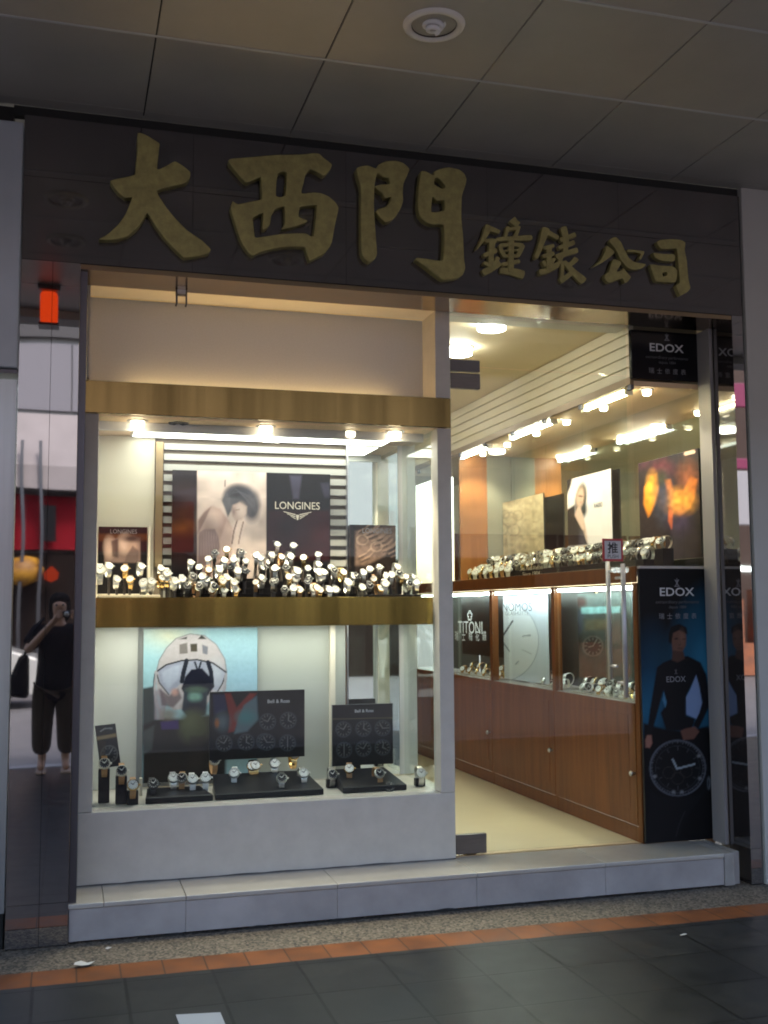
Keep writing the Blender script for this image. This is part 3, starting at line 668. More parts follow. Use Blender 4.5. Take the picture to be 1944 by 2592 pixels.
# grooved boards above the cabinet
gb = thing('grooved_boards', 'cream horizontal grooved boards above the lit wall cabinet', 'wall panel', (3.2, 2.5, 2.85))
bm_ = MB()
for k in range(5): bm_.box(3.125, 3.16, .40, 6.85, 2.858+k*.068, 2.858+k*.068+.063)
bm_.box(3.14, 3.62, .45, 6.85, 2.855, 3.198, 1)
bm_.build('boards', [mat('cream_boards', (.74, .66, .48), .5), mat('groove_shadow', (.30, .25, .16), .7)], gb, .004)
# showcase tubes and spots
tb = [(.46, 1.0), (1.50, 2.21), (2.68, 3.27)]
words = ['nearest the door', 'second from the door', 'third from the door', 'fourth from the door', 'fifth from the door', 'sixth from the door', 'farthest from the door']
for (a, b), wd in zip(tb, words):
    t = thing('strip_light', 'fluorescent tube behind the showcase rail, ' + wd, 'strip light', (3.15, (a+b)/2, 2.79), 'showcase tubes')
    MB().tube([(3.145, a, 2.775), (3.145, b, 2.775)], .010, 12).build('tube', M_tube if a < .9 else M_tubec, t)
    for h_ in (a-.02, b): MB().box(3.122, 3.168, h_, h_+.02, 2.764, 2.799).build('holder', M_white, t)
for y, wd in zip([.43, .955, 1.497, 2.0, 2.55, 3.07], words):
    if wd == words[0]: sc0 = spotlight('peach spotlight in the showcase ceiling, ' + wd, 3.255, y, 2.80, .026, 'showcase spotlights', emit('showcase_halogen', (1., .84, .62), 22), .03)
    else: dup(sc0, (3.245, y, 2.80), label='peach spotlight in the showcase ceiling, ' + wd)
for o_ in [o for o in COL.objects if o.get('group') == 'showcase spotlights']: beam(o_, 6.5, 125, (.02, 0, -1))
# round downlights in the shop ceiling
def downlight(label, x, y, z, r):
    t = thing('ceiling_downlight', label, 'ceiling light', (x, y, z), 'shop downlights')
    loc_build(MB().lathe((0, 0, 0), (0, 0, -1), [(r*1.16, -.001), (r*1.14, .006), (r, .012), (r*.98, .004)], 32), 'ring', M_steel, t)
    loc_build(MB().lathe((0, 0, 0), (0, 0, -1), [(r*.98, .0), (r*.98, .050), (r*.6, .058), (.001, .060)], 28), 'opal_disc', M_down, t)
    return t
d0 = downlight('large bright round downlight just inside the door', 2.345, .62, 3.20, .085)
dup(d0, (2.38, 1.27, 3.20), label='second bright round downlight inside the shop beside the window post')
for k, (x, y) in enumerate([(2.38, 2.6), (2.38, 3.9), (1.2, 2.0), (1.2, 3.6), (1.9, 5.4)]):
    dup(d0, (x, y, 3.20), label='round downlight deeper in the shop hidden behind the window')

# ------------------------------------------------------------------ printed boards
def zf(ox, oy, s): return lambda x, y: (ox + x/s, oy + y/s)
# tall diver poster
ep = thing('tall_poster', 'tall black poster of a man in a diving suit above a large watch', 'poster', (3.35, .34, Zs))
def paint_edox(k):
    f = zf(1560, 1400, 2.766); q = lambda L: [f(*a) for a in L]
    k.fill((9, 9, 12))
    k.ell(*f(640, 640), 55, 80, (20, 66, 88), .9, .9); k.ell(*f(650, 900), 70, 150, (34, 92, 122), .8, .95); k.ell(*f(640, 800), 26, 50, (48, 116, 146), .9, .6)
    k.ell(*f(250, 950), 40, 110, (16, 60, 86), .8, .95); k.ell(*f(220, 1100), 34, 60, (28, 84, 112), .8, .9); k.ell(*f(330, 740), 30, 40, (20, 56, 72), .9, .6)
    k.poly(q([(190, 1190), (330, 1230), (480, 1250), (640, 1210), (720, 1290), (720, 2050), (180, 2050)]), (7, 8, 11), 6)
    k.poly(q([(395, 740), (500, 720), (590, 765), (630, 850), (662, 1050), (610, 1160), (575, 1230), (540, 1210), (560, 1100), (600, 1040), (560, 860), (490, 1000), (490, 1140), (560, 1160), (520, 1240), (350, 1240), (310, 1120), (350, 1060), (330, 960), (280, 1150), (245, 1270), (215, 1260), (235, 1100), (285, 800), (330, 765)]), (13, 13, 17), 3)
    k.poly(q([(558, 855), (580, 930), (600, 1050), (580, 1120), (560, 1160), (490, 1130), (488, 1010), (520, 950)]), (112, 132, 166), 2.2)
    k.poly(q([(332, 975), (352, 1040), (345, 1085), (325, 1030)]), (70, 120, 150), 2, .8)
    k.poly(q([(385, 590), (400, 540), (440, 528), (485, 555), (490, 600), (485, 650), (462, 690), (430, 705), (395, 690)]), (98, 70, 58), 3)
    k.poly(q([(395, 680), (470, 690), (480, 740), (430, 765), (390, 750)]), (70, 50, 42), 3)
    k.poly(q([(368, 560), (385, 515), (440, 495), (490, 520), (500, 570), (482, 562), (440, 540), (398, 560), (385, 640), (365, 620)]), (16, 13, 13), 2.4)
    k.ell(*f(420, 600), 5, 2, (34, 24, 22), .5); k.ell(*f(470, 602), 5, 2, (34, 24, 22), .5); k.line([f(446, 600), f(450, 640), f(440, 645)], 2, (62, 44, 38)); k.line([f(428, 668), f(462, 668)], 2.4, (60, 38, 36))
    k.ell(*f(460, 590), 6, 16, (124, 92, 78), .9, .5)
    k.poly(q([(480, 1230), (550, 1215), (580, 1250), (545, 1300), (470, 1310), (450, 1245)]), (96, 66, 56), 3)
    k.poly(q([(215, 1275), (245, 1275), (252, 1330), (235, 1365), (205, 1360), (203, 1310)]), (130, 92, 80), 3)
    cx, cy = f(430, 1505); rx, ry = 70, 70
    k.ell(cx, cy, rx, ry, (13, 14, 17), .05); k.ring(cx, cy, rx, ry, 3.4, (86, 90, 98), .8); k.ring(cx, cy, rx*.80, ry*.80, 1.4, (40, 42, 46), .9)
    k.ring(cx-1, cy-2, rx*.93, ry*.93, 3, (66, 70, 78), .5)
    for i in range(12):
        a = i*math.pi/6; k.line([(cx+math.cos(a)*rx*.66, cy+math.sin(a)*ry*.66), (cx+math.cos(a)*rx*.76, cy+math.sin(a)*ry*.76)], 2.2, (60, 62, 66), .8)
    for i in range(60):
        a = i*math.pi/30; k.line([(cx+math.cos(a)*rx*.9, cy+math.sin(a)*ry*.9), (cx+math.cos(a)*rx*.97, cy+math.sin(a)*ry*.97)], 1.1, (110, 112, 116), .5)
    for (dx, dy) in ((-22, 12), (0, 26), (22, 8)): k.ring(cx+dx, cy+dy, 15, 15, 1.3, (44, 42, 42), .9)
    k.line([f(395, 1445), f(425, 1510), f(548, 1478)], 5, (128, 138, 144))
    for a in (80, 100, 25, 160, -30):
        k.ell(cx+math.cos(R(a))*rx*.88, cy+math.sin(R(a))*ry*.88, 4.5, 4, (120, 124, 128), .5, .7)
    k.ell(*f(648, 1610), 4.5, 15, (92, 98, 104), .3); k.ell(*f(646, 1610), 2.5, 10, (30, 32, 36), .3)
    k.poly(q([(240, 1660), (300, 1710), (560, 1700), (640, 1640), (560, 1760), (470, 1880), (420, 2040), (200, 2040)]), (16, 17, 21), 8, .6)
    k.line([f(480, 1810), f(440, 1900), f(420, 1980)], 2, (46, 48, 52), .6)
picture('printed_sheet', (Xr+.002, .330, Zs+.006), (3.598, .330, Zs+.006), (Xr+.002, .330, 1.728), paint_edox, ep, .018, 2.6, printmat('printed_vinyl', .55), 1.2)
def emblem(c, s, parent, m, off=.002):
    e = MB(); x, y, z = c
    for sg in (-1, 1):
        e.quad((x-sg*s*.5, y-off, z+s*.75), (x-sg*s*.28, y-off, z+s*.75), (x+sg*s*.42, y-off-.0004*sg, z-s*.45), (x+sg*s*.20, y-off-.0004*sg, z-s*.45))
    e.quad((x-s*.62, y-off-.001, z-s*.62), (x+s*.62, y-off-.001, z-s*.62), (x+s*.62, y-off-.001, z-s*.48), (x-s*.62, y-off-.001, z-s*.48))
    e.quad((x-s*.10, y-off-.001, z+s*.4), (x+s*.10, y-off-.001, z+s*.4), (x+s*.05, y-off-.001, z+s*1.05), (x-s*.05, y-off-.001, z+s*1.05))
    e.build('emblem', m, parent)
def edox_text(parent, y, cx, zt, w, m1, m2, tag2=True):
    X, Z = (1, 0, 0), (0, 0, 1)
    text('lettering', 'EDOX', (cx, y, zt), X, Z, w, m1, parent, .002, bold=.012, height=w*.215)
    if tag2:
        text('lettering', 'extraordinary performance', (cx, y, zt-w*.27), X, Z, w*1.25, m2, parent, .002, shear=.25)
        text('lettering', 'depuis 1884', (cx, y, zt-w*.40), X, Z, w*.5, m2, parent, .002)
        for i, ch in enumerate('瑞士依度表'): text('lettering', ch, (cx+(i-2)*w*.235, y, zt-w*.62), X, Z, w*.15, M_letterdim, parent, .002)
edox_text(ep, .330, at(1713.5, 1498, 1, .33).x, at(1713.5, 1498, 1, .33).z, .225, M_lettersil, M_letterdark)
pe = at(1713, 1477, 1, .33); emblem((pe.x, .330, pe.z), .030, ep, M_letterdim)
pc = at(1711, 1719, 1, .33); text('lettering', 'EDOX', (pc.x, .330, pc.z), (1, 0, 0), (0, 0, 1), .125, M_letterdim, ep, .002, bold=.008); emblem((pc.x, .330, pc.z+.04), .017, ep, M_letterdark)
MB().box(Xr+.006, 3.57, .325, .350, 1.729, 1.744).build('top_trim', mat('pale_trim', (.5, .46, .42), .4), ep)
# black board above the showcase
eb = thing('brand_board', 'square black board with silver lettering over the lit showcase corner', 'sign', (3.35, .34, 2.84))
MB().box(3.098, 3.60, .322, .350, 2.836, 3.128).build('panel', M_blackg, eb, .003)
c = at(1440*1.1718, 752*1.1718, 1, .322); edox_text(eb, .322, c.x, c.z, .225, M_lettersil, M_letterdark)
c = at(1440*1.1718, 730*1.1718, 1, .322); emblem((c.x, .322, c.z), .028, eb, M_letterdim)

# big poster in the upper window: portrait between two dark panels
bp_ = thing('watch_poster', 'wide poster of a woman with her face in her hands between dark panels', 'poster', (.97, .93, 1.6))
YB = .93
def paint_long(k):
    f = zf(200, 1050, 3.318); g7 = zf(650, 1050, 3.253); q = lambda L: [f(*a) for a in L]
    k.fill((20, 19, 22))
    k.poly(q([(800, 640), (1000, 620), (1000, 760), (800, 790)]), (30, 33, 48), 8, .9)
    k.ell(*f(890, 900), 40, 60, (64, 38, 26), .9, .9); k.ell(*f(880, 960), 28, 16, (120, 74, 28), .9, .8); k.ell(*f(890, 1100), 40, 40, (56, 26, 22), .9, .8)  # a reflection and brown glow are painted into the dark left strip
    k.poly(q([(992, 300), (1582, 300), (1582, 1800), (992, 1800)]), (205, 186, 178), 1.5)
    k.vgrad(1240, 1460, (184, 160, 150), 0, .0)
    k.poly(q([(1000, 880), (1060, 800), (1120, 765), (1190, 790), (1250, 880), (1300, 1000), (1300, 1160), (1250, 1300), (1200, 1500), (990, 1600)]), (176, 148, 140), 6)
    k.ell(*f(1100, 870), 20, 28, (208, 184, 174), .9, .9); k.ell(*f(1080, 1000), 12, 40, (120, 96, 92), 1., .6)
    k.poly(q([(1005, 990), (1060, 960), (1140, 960), (1170, 1020), (1190, 1100), (1150, 1200), (1000, 1300)]), (140, 116, 114), 4); 
    for i in range(9): k.line([f(1010+i*20, 980), f(1000+i*24, 1180)], 1.4, (170, 148, 142), .5)
    k.poly(q([(1000, 890), (1050, 820), (1110, 770), (1075, 850), (1020, 960), (996, 1000)]), (110, 84, 80), 4, .7)
    k.poly(q([(1240, 880), (1300, 960), (1290, 1060), (1260, 1180), (1330, 1300), (1420, 1500), (1340, 1500), (1200, 1220), (1180, 1060)]), (196, 168, 158), 5)
    k.poly(q([(1310, 880), (1380, 860), (1400, 900), (1370, 1000), (1340, 1100), (1420, 1400), (1500, 1500), (1330, 1500), (1290, 1300), (1280, 1060)]), (216, 194, 184), 5)
    k.line([f(1330, 880), f(1300, 980), f(1285, 1080)], 4, (96, 74, 72), .8); k.line([f(1380, 900), f(1355, 1000), f(1340, 1080)], 4, (110, 88, 84), .7)
    k.ell(*f(1370, 710), 42, 36, (74, 74, 82), .25, 1., 15); k.ell(*f(1290, 700), 24, 24, (84, 84, 90), .3); k.ell(*f(1450, 780), 20, 34, (88, 86, 92), .35); k.ell(*f(1330, 640), 28, 16, (62, 62, 70), .4, .9)
    k.poly(q([(1200, 720), (1240, 650), (1270, 700), (1280, 800), (1250, 860), (1230, 800)]), (92, 92, 98), 4)
    k.poly(q([(1290, 760), (1350, 735), (1410, 770), (1405, 830), (1370, 880), (1310, 890), (1285, 850)]), (182, 160, 152), 5)
    k.ell(*f(1365, 800), 8, 14, (206, 188, 180), .9, .8); k.ell(*f(1300, 810), 4, 8, (120, 100, 98), .9, .7); k.line([f(1320, 800), f(1350, 795)], 2, (90, 72, 72), .7)
    for i in range(8): k.line([f(1240+i*26, 640+abs(i-4)*10), f(1300+i*24, 610+i*16), f(1400+i*12, 700+i*18)], 1.6, (110, 110, 118), .35)
    k.line([f(1228, 550), f(1226, 600)], 3.4, (90, 84, 88), .8)
    x0 = g7(78, 0)[0]
    k.poly([(x0, 1100), (1000, 1100), (1000, 1600), (x0, 1600)], (19, 20, 24), 1.5)
    k.poly([g7(270, 500), g7(370, 500), g7(345, 690), g7(300, 690)], (74, 72, 92), 6, .7); k.poly([g7(520, 560), g7(600, 560), g7(600, 680), g7(560, 680)], (58, 58, 76), 6, .6)
    k.poly([g7(90, 790), g7(600, 790), g7(600, 1200), g7(90, 1200)], (44, 12, 18), 8, .8); k.ell(*g7(250, 900), 40, 40, (26, 24, 30), .9, .8); k.noise(20, .25, 3)
picture('printed_sheet', (.520, YB, 1.585), (1.436, YB, 1.585), (.520, YB, 2.298), paint_long, bp_, .014, 1.9)
c = at(753, 1280, 1, YB); text('lettering', 'LONGINES', (c.x, YB, c.z), (1, 0, 0), (0, 0, 1), .265, mat('pale_gold_lettering', (.62, .56, .46), .35), bp_, .002, bold=.0, height=.043)
wg = MB(); cx, cz = c.x, c.z - .05
for sg in (-1, 1):
    for i in range(3): wg.quad((cx+sg*.012, YB-.002-.0003*i, cz-.012*i), (cx+sg*(.085-.02*i), YB-.002-.0003*i, cz+.016-.012*i), (cx+sg*(.08-.02*i), YB-.002-.0003*i, cz+.011-.012*i), (cx+sg*.012, YB-.002-.0003*i, cz-.006-.012*i))
wg.quad((cx-.010, YB-.003, cz-.004), (cx+.010, YB-.003, cz-.004), (cx+.004, YB-.003, cz-.034), (cx-.004, YB-.003, cz-.034))
wg.build('winged_emblem', MATS['pale_gold_lettering'], bp_)
# small standees beside it
sl = thing('small_standee', 'small dark photo card of two heads on cream stand at window left', 'display card', (.25, .95, 1.58))
def paint_sl(k):
    f = zf(200, 1050, 3.318); k.fill((20, 18, 20)); k.poly([f(150, 1000), f(600, 1000), f(600, 1055), f(150, 1060)], (92, 56, 26), 6, .9)
    k.poly([f(212, 1040), f(515, 1030), f(515, 1240), f(212, 1240)], (120, 98, 92), 3)
    k.ell(*f(255, 1110), 13, 24, (196, 166, 152), .5); k.ell(*f(385, 1080), 16, 22, (200, 170, 156), .5); k.ell(*f(450, 1100), 14, 20, (176, 146, 132), .5)
    k.poly([f(270, 1060), f(330, 1040), f(330, 1200), f(280, 1190)], (60, 46, 46), 4, .8); k.poly([f(400, 1180), f(450, 1100), f(500, 1140), f(500, 1240), f(380, 1240)], (90, 74, 72), 4, .8); k.ell(*f(440, 1040), 22, 8, (46, 34, 34), .6, .9)
picture('printed_sheet', (.122, .955, 1.600), (.386, .955, 1.600), (.122, .955, 1.972), paint_sl, sl, .012, 2.6)
MB().box(.392, .405, .945, .967, 1.572, 1.975).box(.108, .118, .945, .967, 1.572, 1.975).box(.119, .391, .940, .967, 1.572, 1.598).build('stand', M_cream, sl)
c = at(200+375/3.318, 1050+980/3.318, 1, .955); text('lettering', 'LONGINES', (c.x, .955, c.z), (1, 0, 0), (0, 0, 1), .145, M_letterdim, sl, .002, height=.024)
sr = thing('small_standee', 'small brown photo card of watches standing at window right', 'display card', (1.69, .93, 1.58))
def paint_sr(k):
    f = zf(650, 1050, 3.253); k.fill((34, 26, 24)); k.poly([f(775, 900), f(812, 900), f(812, 1400), f(775, 1400)], (12, 11, 14), 1.5)
    k.poly([f(812, 960), f(960, 930), f(1150, 920), f(1150, 1020), f(1060, 1160), f(900, 1240), f(812, 1240)], (104, 84, 74), 6)
    for i in range(16):
        a = i*.8; x, y = 840+(i*67) % 290, 960+(i*53) % 240
        k.line([f(x, y), f(x+60, y-30), f(x+100, y-70)], 4, (150, 124, 108), .6); k.line([f(x, y+14), f(x+60, y-14)], 3.5, (44, 34, 32), .7)
    for (x, y) in ((870, 1030), (985, 1085)): k.ring(*f(x, y), 14, 12, 3, (156, 132, 116), .7)
    k.noise(6, .35, 5)
picture('printed_sheet', (1.552, .93, 1.62), (1.836, .93, 1.62), (1.552, .93, 2.003), paint_sr, sr, .012, 2.6)
c = at(650+990/3.253, 1050+955/3.253, 1, .93); text('lettering', 'LONGINES', (c.x, .93, c.z), (1, 0, 0), (0, 0, 1), .18, M_letterdim, sr, .002, height=.03)

# pilot poster in the lower window
pp_ = thing('pilot_poster', 'poster of a pilot in a white flight helmet and oxygen mask', 'poster', (.68, .95, .54))
def paint_pilot(k):
    f = zf(180, 1550, 3.318); q = lambda L: [f(*a) for a in L]
    k.fill((154, 188, 198)); k.ell(*f(800, 200), 60, 30, (206, 204, 178), .9, .9); k.ell(*f(1450, 560), 90, 60, (164, 202, 222), .9, .9); k.ell(*f(640, 500), 50, 60, (170, 212, 222), .9, .8)
    k.poly(q([(600, 640), (700, 620), (720, 900), (760, 1000), (600, 1100)]), (52, 60, 60), 5)
    k.poly(q([(600, 950), (760, 880), (960, 900), (1160, 860), (1300, 900), (1300, 1700), (600, 1700)]), (34, 32, 28), 8)
    k.poly(q([(715, 500), (740, 400), (800, 300), (880, 220), (1000, 180), (1120, 195), (1220, 270), (1290, 390), (1310, 520), (1290, 640), (1180, 720), (1120, 800), (860, 820), (720, 680)]), (186, 178, 180), 3.5)
    k.poly(q([(730, 480), (800, 440), (920, 408), (1060, 400), (1180, 425), (1300, 500), (1290, 560), (1230, 660), (1160, 640), (920, 600), (820, 690), (740, 580)]), (158, 162, 180), 3)
    k.poly(q([(760, 500), (860, 450), (930, 440), (900, 560), (820, 640), (770, 580)]), (184, 190, 208), 6, .8); k.ell(*f(1220, 520), 18, 30, (196, 200, 212), .8, .8)
    k.line(q([(715, 500), (800, 440), (930, 405), (1060, 398), (1190, 425), (1305, 505)]), 4, (44, 46, 52)); k.line(q([(715, 500), (740, 590), (820, 690)]), 3, (50, 52, 56)); k.line(q([(1300, 510), (1270, 600), (1230, 665)]), 3, (50, 52, 56))
    k.line(q([(970, 405), (945, 500), (930, 580)]), 11, (34, 38, 50)); k.line(q([(1150, 420), (1175, 500), (1185, 620)]), 11, (34, 38, 50)); k.line(q([(1040, 420), (1060, 480)]), 5, (40, 46, 60)); k.line(q([(1090, 420), (1072, 480)]), 5, (40, 46, 60))
    k.poly(q([(960, 600), (1000, 520), (1060, 480), (1120, 520), (1170, 600), (1150, 660), (960, 660)]), (26, 28, 46), 4)
    k.line(q([(715, 505), (740, 400), (800, 300), (880, 220), (1000, 180), (1120, 195), (1220, 270), (1290, 390), (1308, 510)]), 2.5, (120, 122, 128), .8)
    k.line(q([(712, 500), (700, 620), (715, 760), (760, 860)]), 7, (178, 172, 176)); k.line(q([(700, 520), (688, 640), (700, 770)]), 2.5, (70, 74, 80)); k.line(q([(1300, 520), (1290, 640), (1240, 760)]), 7, (170, 166, 172))
    k.poly(q([(925, 640), (960, 540), (1010, 480), (1100, 470), (1165, 540), (1190, 640), (1150, 700), (960, 700)]), (24, 26, 42), 3)
    k.poly(q([(950, 650), (1150, 640), (1130, 860), (1000, 900), (930, 820)]), (40, 52, 62), 4); k.ell(*f(1040, 710), 16, 14, (112, 150, 138), .4); k.ell(*f(1050, 650), 24, 8, (74, 96, 82), .5); k.ell(*f(1050, 800), 30, 16, (22, 26, 40), .5)
    k.ell(*f(1030, 960), 38, 42, (70, 74, 48), .3, 1., 10); k.ell(*f(1000, 930), 16, 20, (92, 98, 68), .8, .6)
    k.poly(q([(1000, 1040), (1120, 1040), (1100, 1300), (980, 1300)]), (44, 38, 32), 8, .7)
    k.poly(q([(700, 660), (760, 640), (800, 760), (780, 900), (700, 900)]), (150, 140, 150), 4, .8); k.poly(q([(740, 640), (820, 700), (900, 640), (930, 720), (860, 800), (760, 780)]), (90, 72, 78), 5, .8); k.ell(*f(870, 670), 8, 8, (196, 150, 140), .6)
    k.ell(*f(820, 860), 20, 16, (126, 112, 98), .6, .8); k.poly(q([(750, 920), (900, 905), (905, 980), (760, 985)]), (62, 46, 100), 4)
    k.poly(q([(600, 1000), (700, 950), (680, 1150), (600, 1200)]), (78, 84, 84), 6, .7)
    k.poly(q([(910, 270), (975, 255), (980, 345), (910, 350)]), (110, 104, 100), 2, .9); k.poly(q([(1000, 265), (1058, 262), (1060, 330), (1005, 330)]), (76, 70, 60), 2); k.poly(q([(1100, 270), (1150, 290), (1145, 355), (1105, 345)]), (110, 112, 124), 2, .9)
    k.poly(q([(900, 225), (975, 205), (970, 225)]), (60, 60, 58), 2); k.poly(q([(1065, 225), (1095, 190), (1140, 225)]), (60, 60, 58), 2)
    k.noise(5, .06, 8)
picture('printed_sheet', (.374, .95, .560), (1.012, .95, .560), (.374, .95, 1.405), paint_pilot, pp_, .014, 2.0, None, .82)

def roundel_board(label, bl, br, tl, dials, extra, r, brand, thick=.02):
    t = thing('watch_display_board', label, 'display board', (Vector(bl)+Vector(br))/2)
    def paint(k):
        k.fill((7, 7, 10))
        if extra: extra(k)
        for (x, y, hs, fc) in dials: k.dial(x, y, r, fc, (74, 80, 86), (150, 150, 145), hs)
    picture('printed_sheet', bl, br, tl, paint, t, thick, 1.9, None, .75)
    if brand:
        body, (px, py), wd = brand; N = (Vector(br)-Vector(bl)).normalized(); U_ = (Vector(tl)-Vector(bl)).normalized()
        y = bl[1]; c = at(px, py, 1, y); text('lettering', body, c, N, U_, wd, M_lettersil, t, .003, bold=.01)
    return t
f8 = zf(180, 1550, 3.318); f1 = zf(640, 1550, 3.072)
def red_v(k):
    q = lambda L: [f8(*a) for a in L]
    k.poly(q([(1290, 680), (1340, 680), (1390, 800), (1500, 680), (1560, 680), (1440, 840), (1370, 1000), (1320, 1010), (1330, 880)]), (150, 52, 40), 4)
    k.poly(q([(1450, 780), (1560, 700), (1570, 900), (1480, 1000), (1370, 1020), (1400, 900)]), (110, 132, 142), 5); k.ell(*f8(1470, 880), 22, 16, (96, 156, 158), .6, .9)
    k.poly(q([(1190, 690), (1290, 690), (1310, 820), (1200, 860)]), (30, 40, 84), 6, .9); k.ell(*f8(1270, 920), 16, 20, (112, 130, 140), .7, .8); k.ell(*f8(1225, 930), 5, 10, (190, 110, 40), .6)
HS = [((.3, -.5), (-.45, -.2)), ((.1, -.6), (.4, .2)), ((-.35, -.5), (.5, 0)), ((0, -.55), (0, .5))]
db = []
for i, (x, y) in enumerate([(1285, 1100), (1470, 1090), (1625, 1085)]): db.append((*f8(x, y), HS[i], (20, 22, 24)))
for i, (x, y) in enumerate([(115, 850), (275, 840), (110, 1010), (270, 1015)]): db.append((*f1(x, y), HS[i], (26, 30, 36)))
Yb1 = .80
def cnr(px, py, y): return at(px, py, 1, y)
bl, br, tl = cnr(530, 1925, Yb1), cnr(771, 1925, Yb1), cnr(527, 1752, Yb1); br.z = bl.z
roundel_board('square black board of watch dials with red chevron, before the pilot poster', bl, br, Vector((bl.x, Yb1, tl.z)), db, red_v, 21, ('Bell & Ross', f1(200, 690), .125))
d2 = [(*f1(x, y), HS[i % 4], (24, 24, 26)) for i, (x, y) in enumerate([(705, 910), (860, 905), (1010, 900), (710, 1070), (860, 1060), (1010, 1050)])]
bl, br, tl = cnr(842, 1940, .80), cnr(995, 1935, .80), cnr(840, 1785, .80); br.z = bl.z
roundel_board('smaller black board of six watch dials right of the chevron board', bl, br, Vector((bl.x, .80, tl.z)), d2, lambda k: k.line([f1(610, 830), f1(1100, 820)], 2, (120, 110, 80)), 20, ('Bell & Ross', f1(865, 765), .11))
# tilted card at lower left
bl, br, tl = at(254, 1945, 1, .62), at(306, 1938, 1, .62), at(240, 1838, 1, .62)
ts = thing('tilted_watch_card', 'narrow tilted dark card with a watch picture at lower left', 'display card', (bl+br)/2)
def paint_ts(k):
    f = zf(180, 1550, 3.318); k.fill((46, 46, 48)); k.poly([f(205, 965), f(365, 940), f(370, 1010), f(215, 1040)], (52, 54, 54), 3); k.poly([f(215, 1045), f(375, 1015), f(380, 1045), f(220, 1075)], (150, 130, 96), 2)
    k.dial(*f(320, 1190), 22, (50, 52, 54), (110, 110, 106)); k.poly([f(230, 1080), f(290, 1080), f(290, 1250), f(240, 1250)], (80, 66, 52), 4, .6); k.line([f(245, 1000), f(285, 975), f(345, 975)], 3, (160, 160, 160), .9)
picture('printed_sheet', bl, br, tl, paint_ts, ts, .014, 2.4)

# pictures in the wall cabinet
def wallpic(name, label, cat, x, ya, yb, z0, z1, paint, gain=1., m=None):
    t = thing(name, label, cat, (x, (ya+yb)/2, z0))
    picture('printed_sheet', (x, ya, z0), (x, yb, z0), (x, ya, z1), paint, t, .012, 2.2, m, gain); return t
ff = zf(1400, 1050, 3.05); fo = zf(1120, 1050, 3.77)
def paint_flame(k):
    q = lambda L: [ff(*a) for a in L]
    k.fill((40, 32, 34)); k.ell(*ff(840, 420), 24, 20, (110, 36, 56), .8, .7)
    k.poly(q([(650, 340), (760, 320), (720, 420), (650, 440)]), (70, 34, 46), 8, .8)
    k.poly(q([(760, 480), (800, 450), (815, 560), (800, 640), (770, 730), (735, 790), (700, 690), (705, 560)]), (226, 140, 40), 6); k.ell(*ff(765, 560), 12, 30, (240, 176, 70), .8, .8)
    k.poly(q([(860, 500), (905, 500), (930, 600), (1010, 580), (1060, 470), (1110, 500), (1090, 640), (1060, 720), (980, 780), (920, 760), (890, 640)]), (214, 122, 42), 7); k.ell(*ff(970, 670), 30, 24, (244, 170, 70), .9, .9); k.ell(*ff(1040, 480), 20, 30, (150, 84, 50), .9, .7)
    k.ell(*ff(850, 650), 18, 50, (58, 66, 88), .8, .9); k.ell(*ff(835, 480), 14, 18, (52, 60, 36), .7, .8); k.ell(*ff(980, 830), 24, 26, (64, 48, 80), .8, .7)
    k.poly(q([(895, 700), (925, 760), (915, 880), (890, 820)]), (220, 110, 60), 5, .8); k.noise(9, .4, 4)
    k.line([ff(1025, 300), ff(1085, 285)], 9, (226, 190, 170)); 
wallpic('flame_picture', 'dark picture of orange flames inside the showcase end', 'picture', 3.575, 1.12, .405, 1.80, 2.455, paint_flame)
def paint_rado(k):
    q = lambda L: [fo(*a) for a in L]
    k.fill((244, 232, 232)); k.poly(q([(1150, 560), (1240, 560), (1230, 660), (1190, 760), (1160, 900), (1200, 900), (1260, 860), (1270, 960), (1330, 1080), (1390, 1240), (1150, 1260)]), (36, 30, 32), 4)
    k.ell(*fo(1320, 810), 14, 42, (30, 28, 32), .2, 1., 8); k.ell(*fo(1340, 900), 10, 20, (40, 50, 56), .4); k.ell(*fo(1315, 790), 10, 26, (214, 178, 158), .3, 1., 8)
    k.poly(q([(1285, 890), (1310, 870), (1340, 960), (1370, 1080), (1390, 1230), (1330, 1090), (1262, 960)]), (226, 190, 172), 3); k.poly(q([(1300, 1090), (1350, 1100), (1365, 1230), (1300, 1230)]), (70, 66, 78), 5, .8)
    k.ell(*fo(1310, 775), 4, 2, (90, 60, 56), .6); k.ell(*fo(1328, 780), 3, 2, (90, 60, 56), .6); k.line([fo(1312, 835), fo(1325, 836)], 2, (170, 80, 76))
t = wallpic('portrait_picture', 'bright white picture of a long haired woman in the showcase', 'picture', 3.555, 2.15, 1.46, 1.93, 2.465, paint_rado, .8, printmat('glowing_print', .4, .05))  # slight emission added to brighten this print
c = at(1120+1490/3.77, 1050+860/3.77, 0, 3.555); text('lettering', 'RADO', c, (0, -1, 0), (0, 0, 1), .13, M_letterdark, t, .003, bold=.01)
def paint_oris(k):
    q = lambda L: [fo(*a) for a in L]
    k.fill((176, 160, 132)); 
    for i, (x, y, r_) in enumerate([(570, 1090, 14), (680, 1100, 15), (600, 950, 10), (720, 960, 12), (640, 1000, 18)]): k.ring(*fo(x, y), r_, r_, 2.4, (110, 96, 76), .7)
    k.ell(*fo(640, 780), 26, 16, (90, 78, 60), .6); k.noise(7, .35, 6)
wallpic('machinery_picture', 'beige picture of watch movement deep in the showcase', 'picture', 3.50, 3.28, 2.46, 1.87, 2.40, paint_oris)
f5 = zf(1120, 1440, 3.072)
def paint_titoni(k):
    k.fill((20, 16, 15)); k.vgrad(1440, 1560, (58, 52, 44), .8, 0)
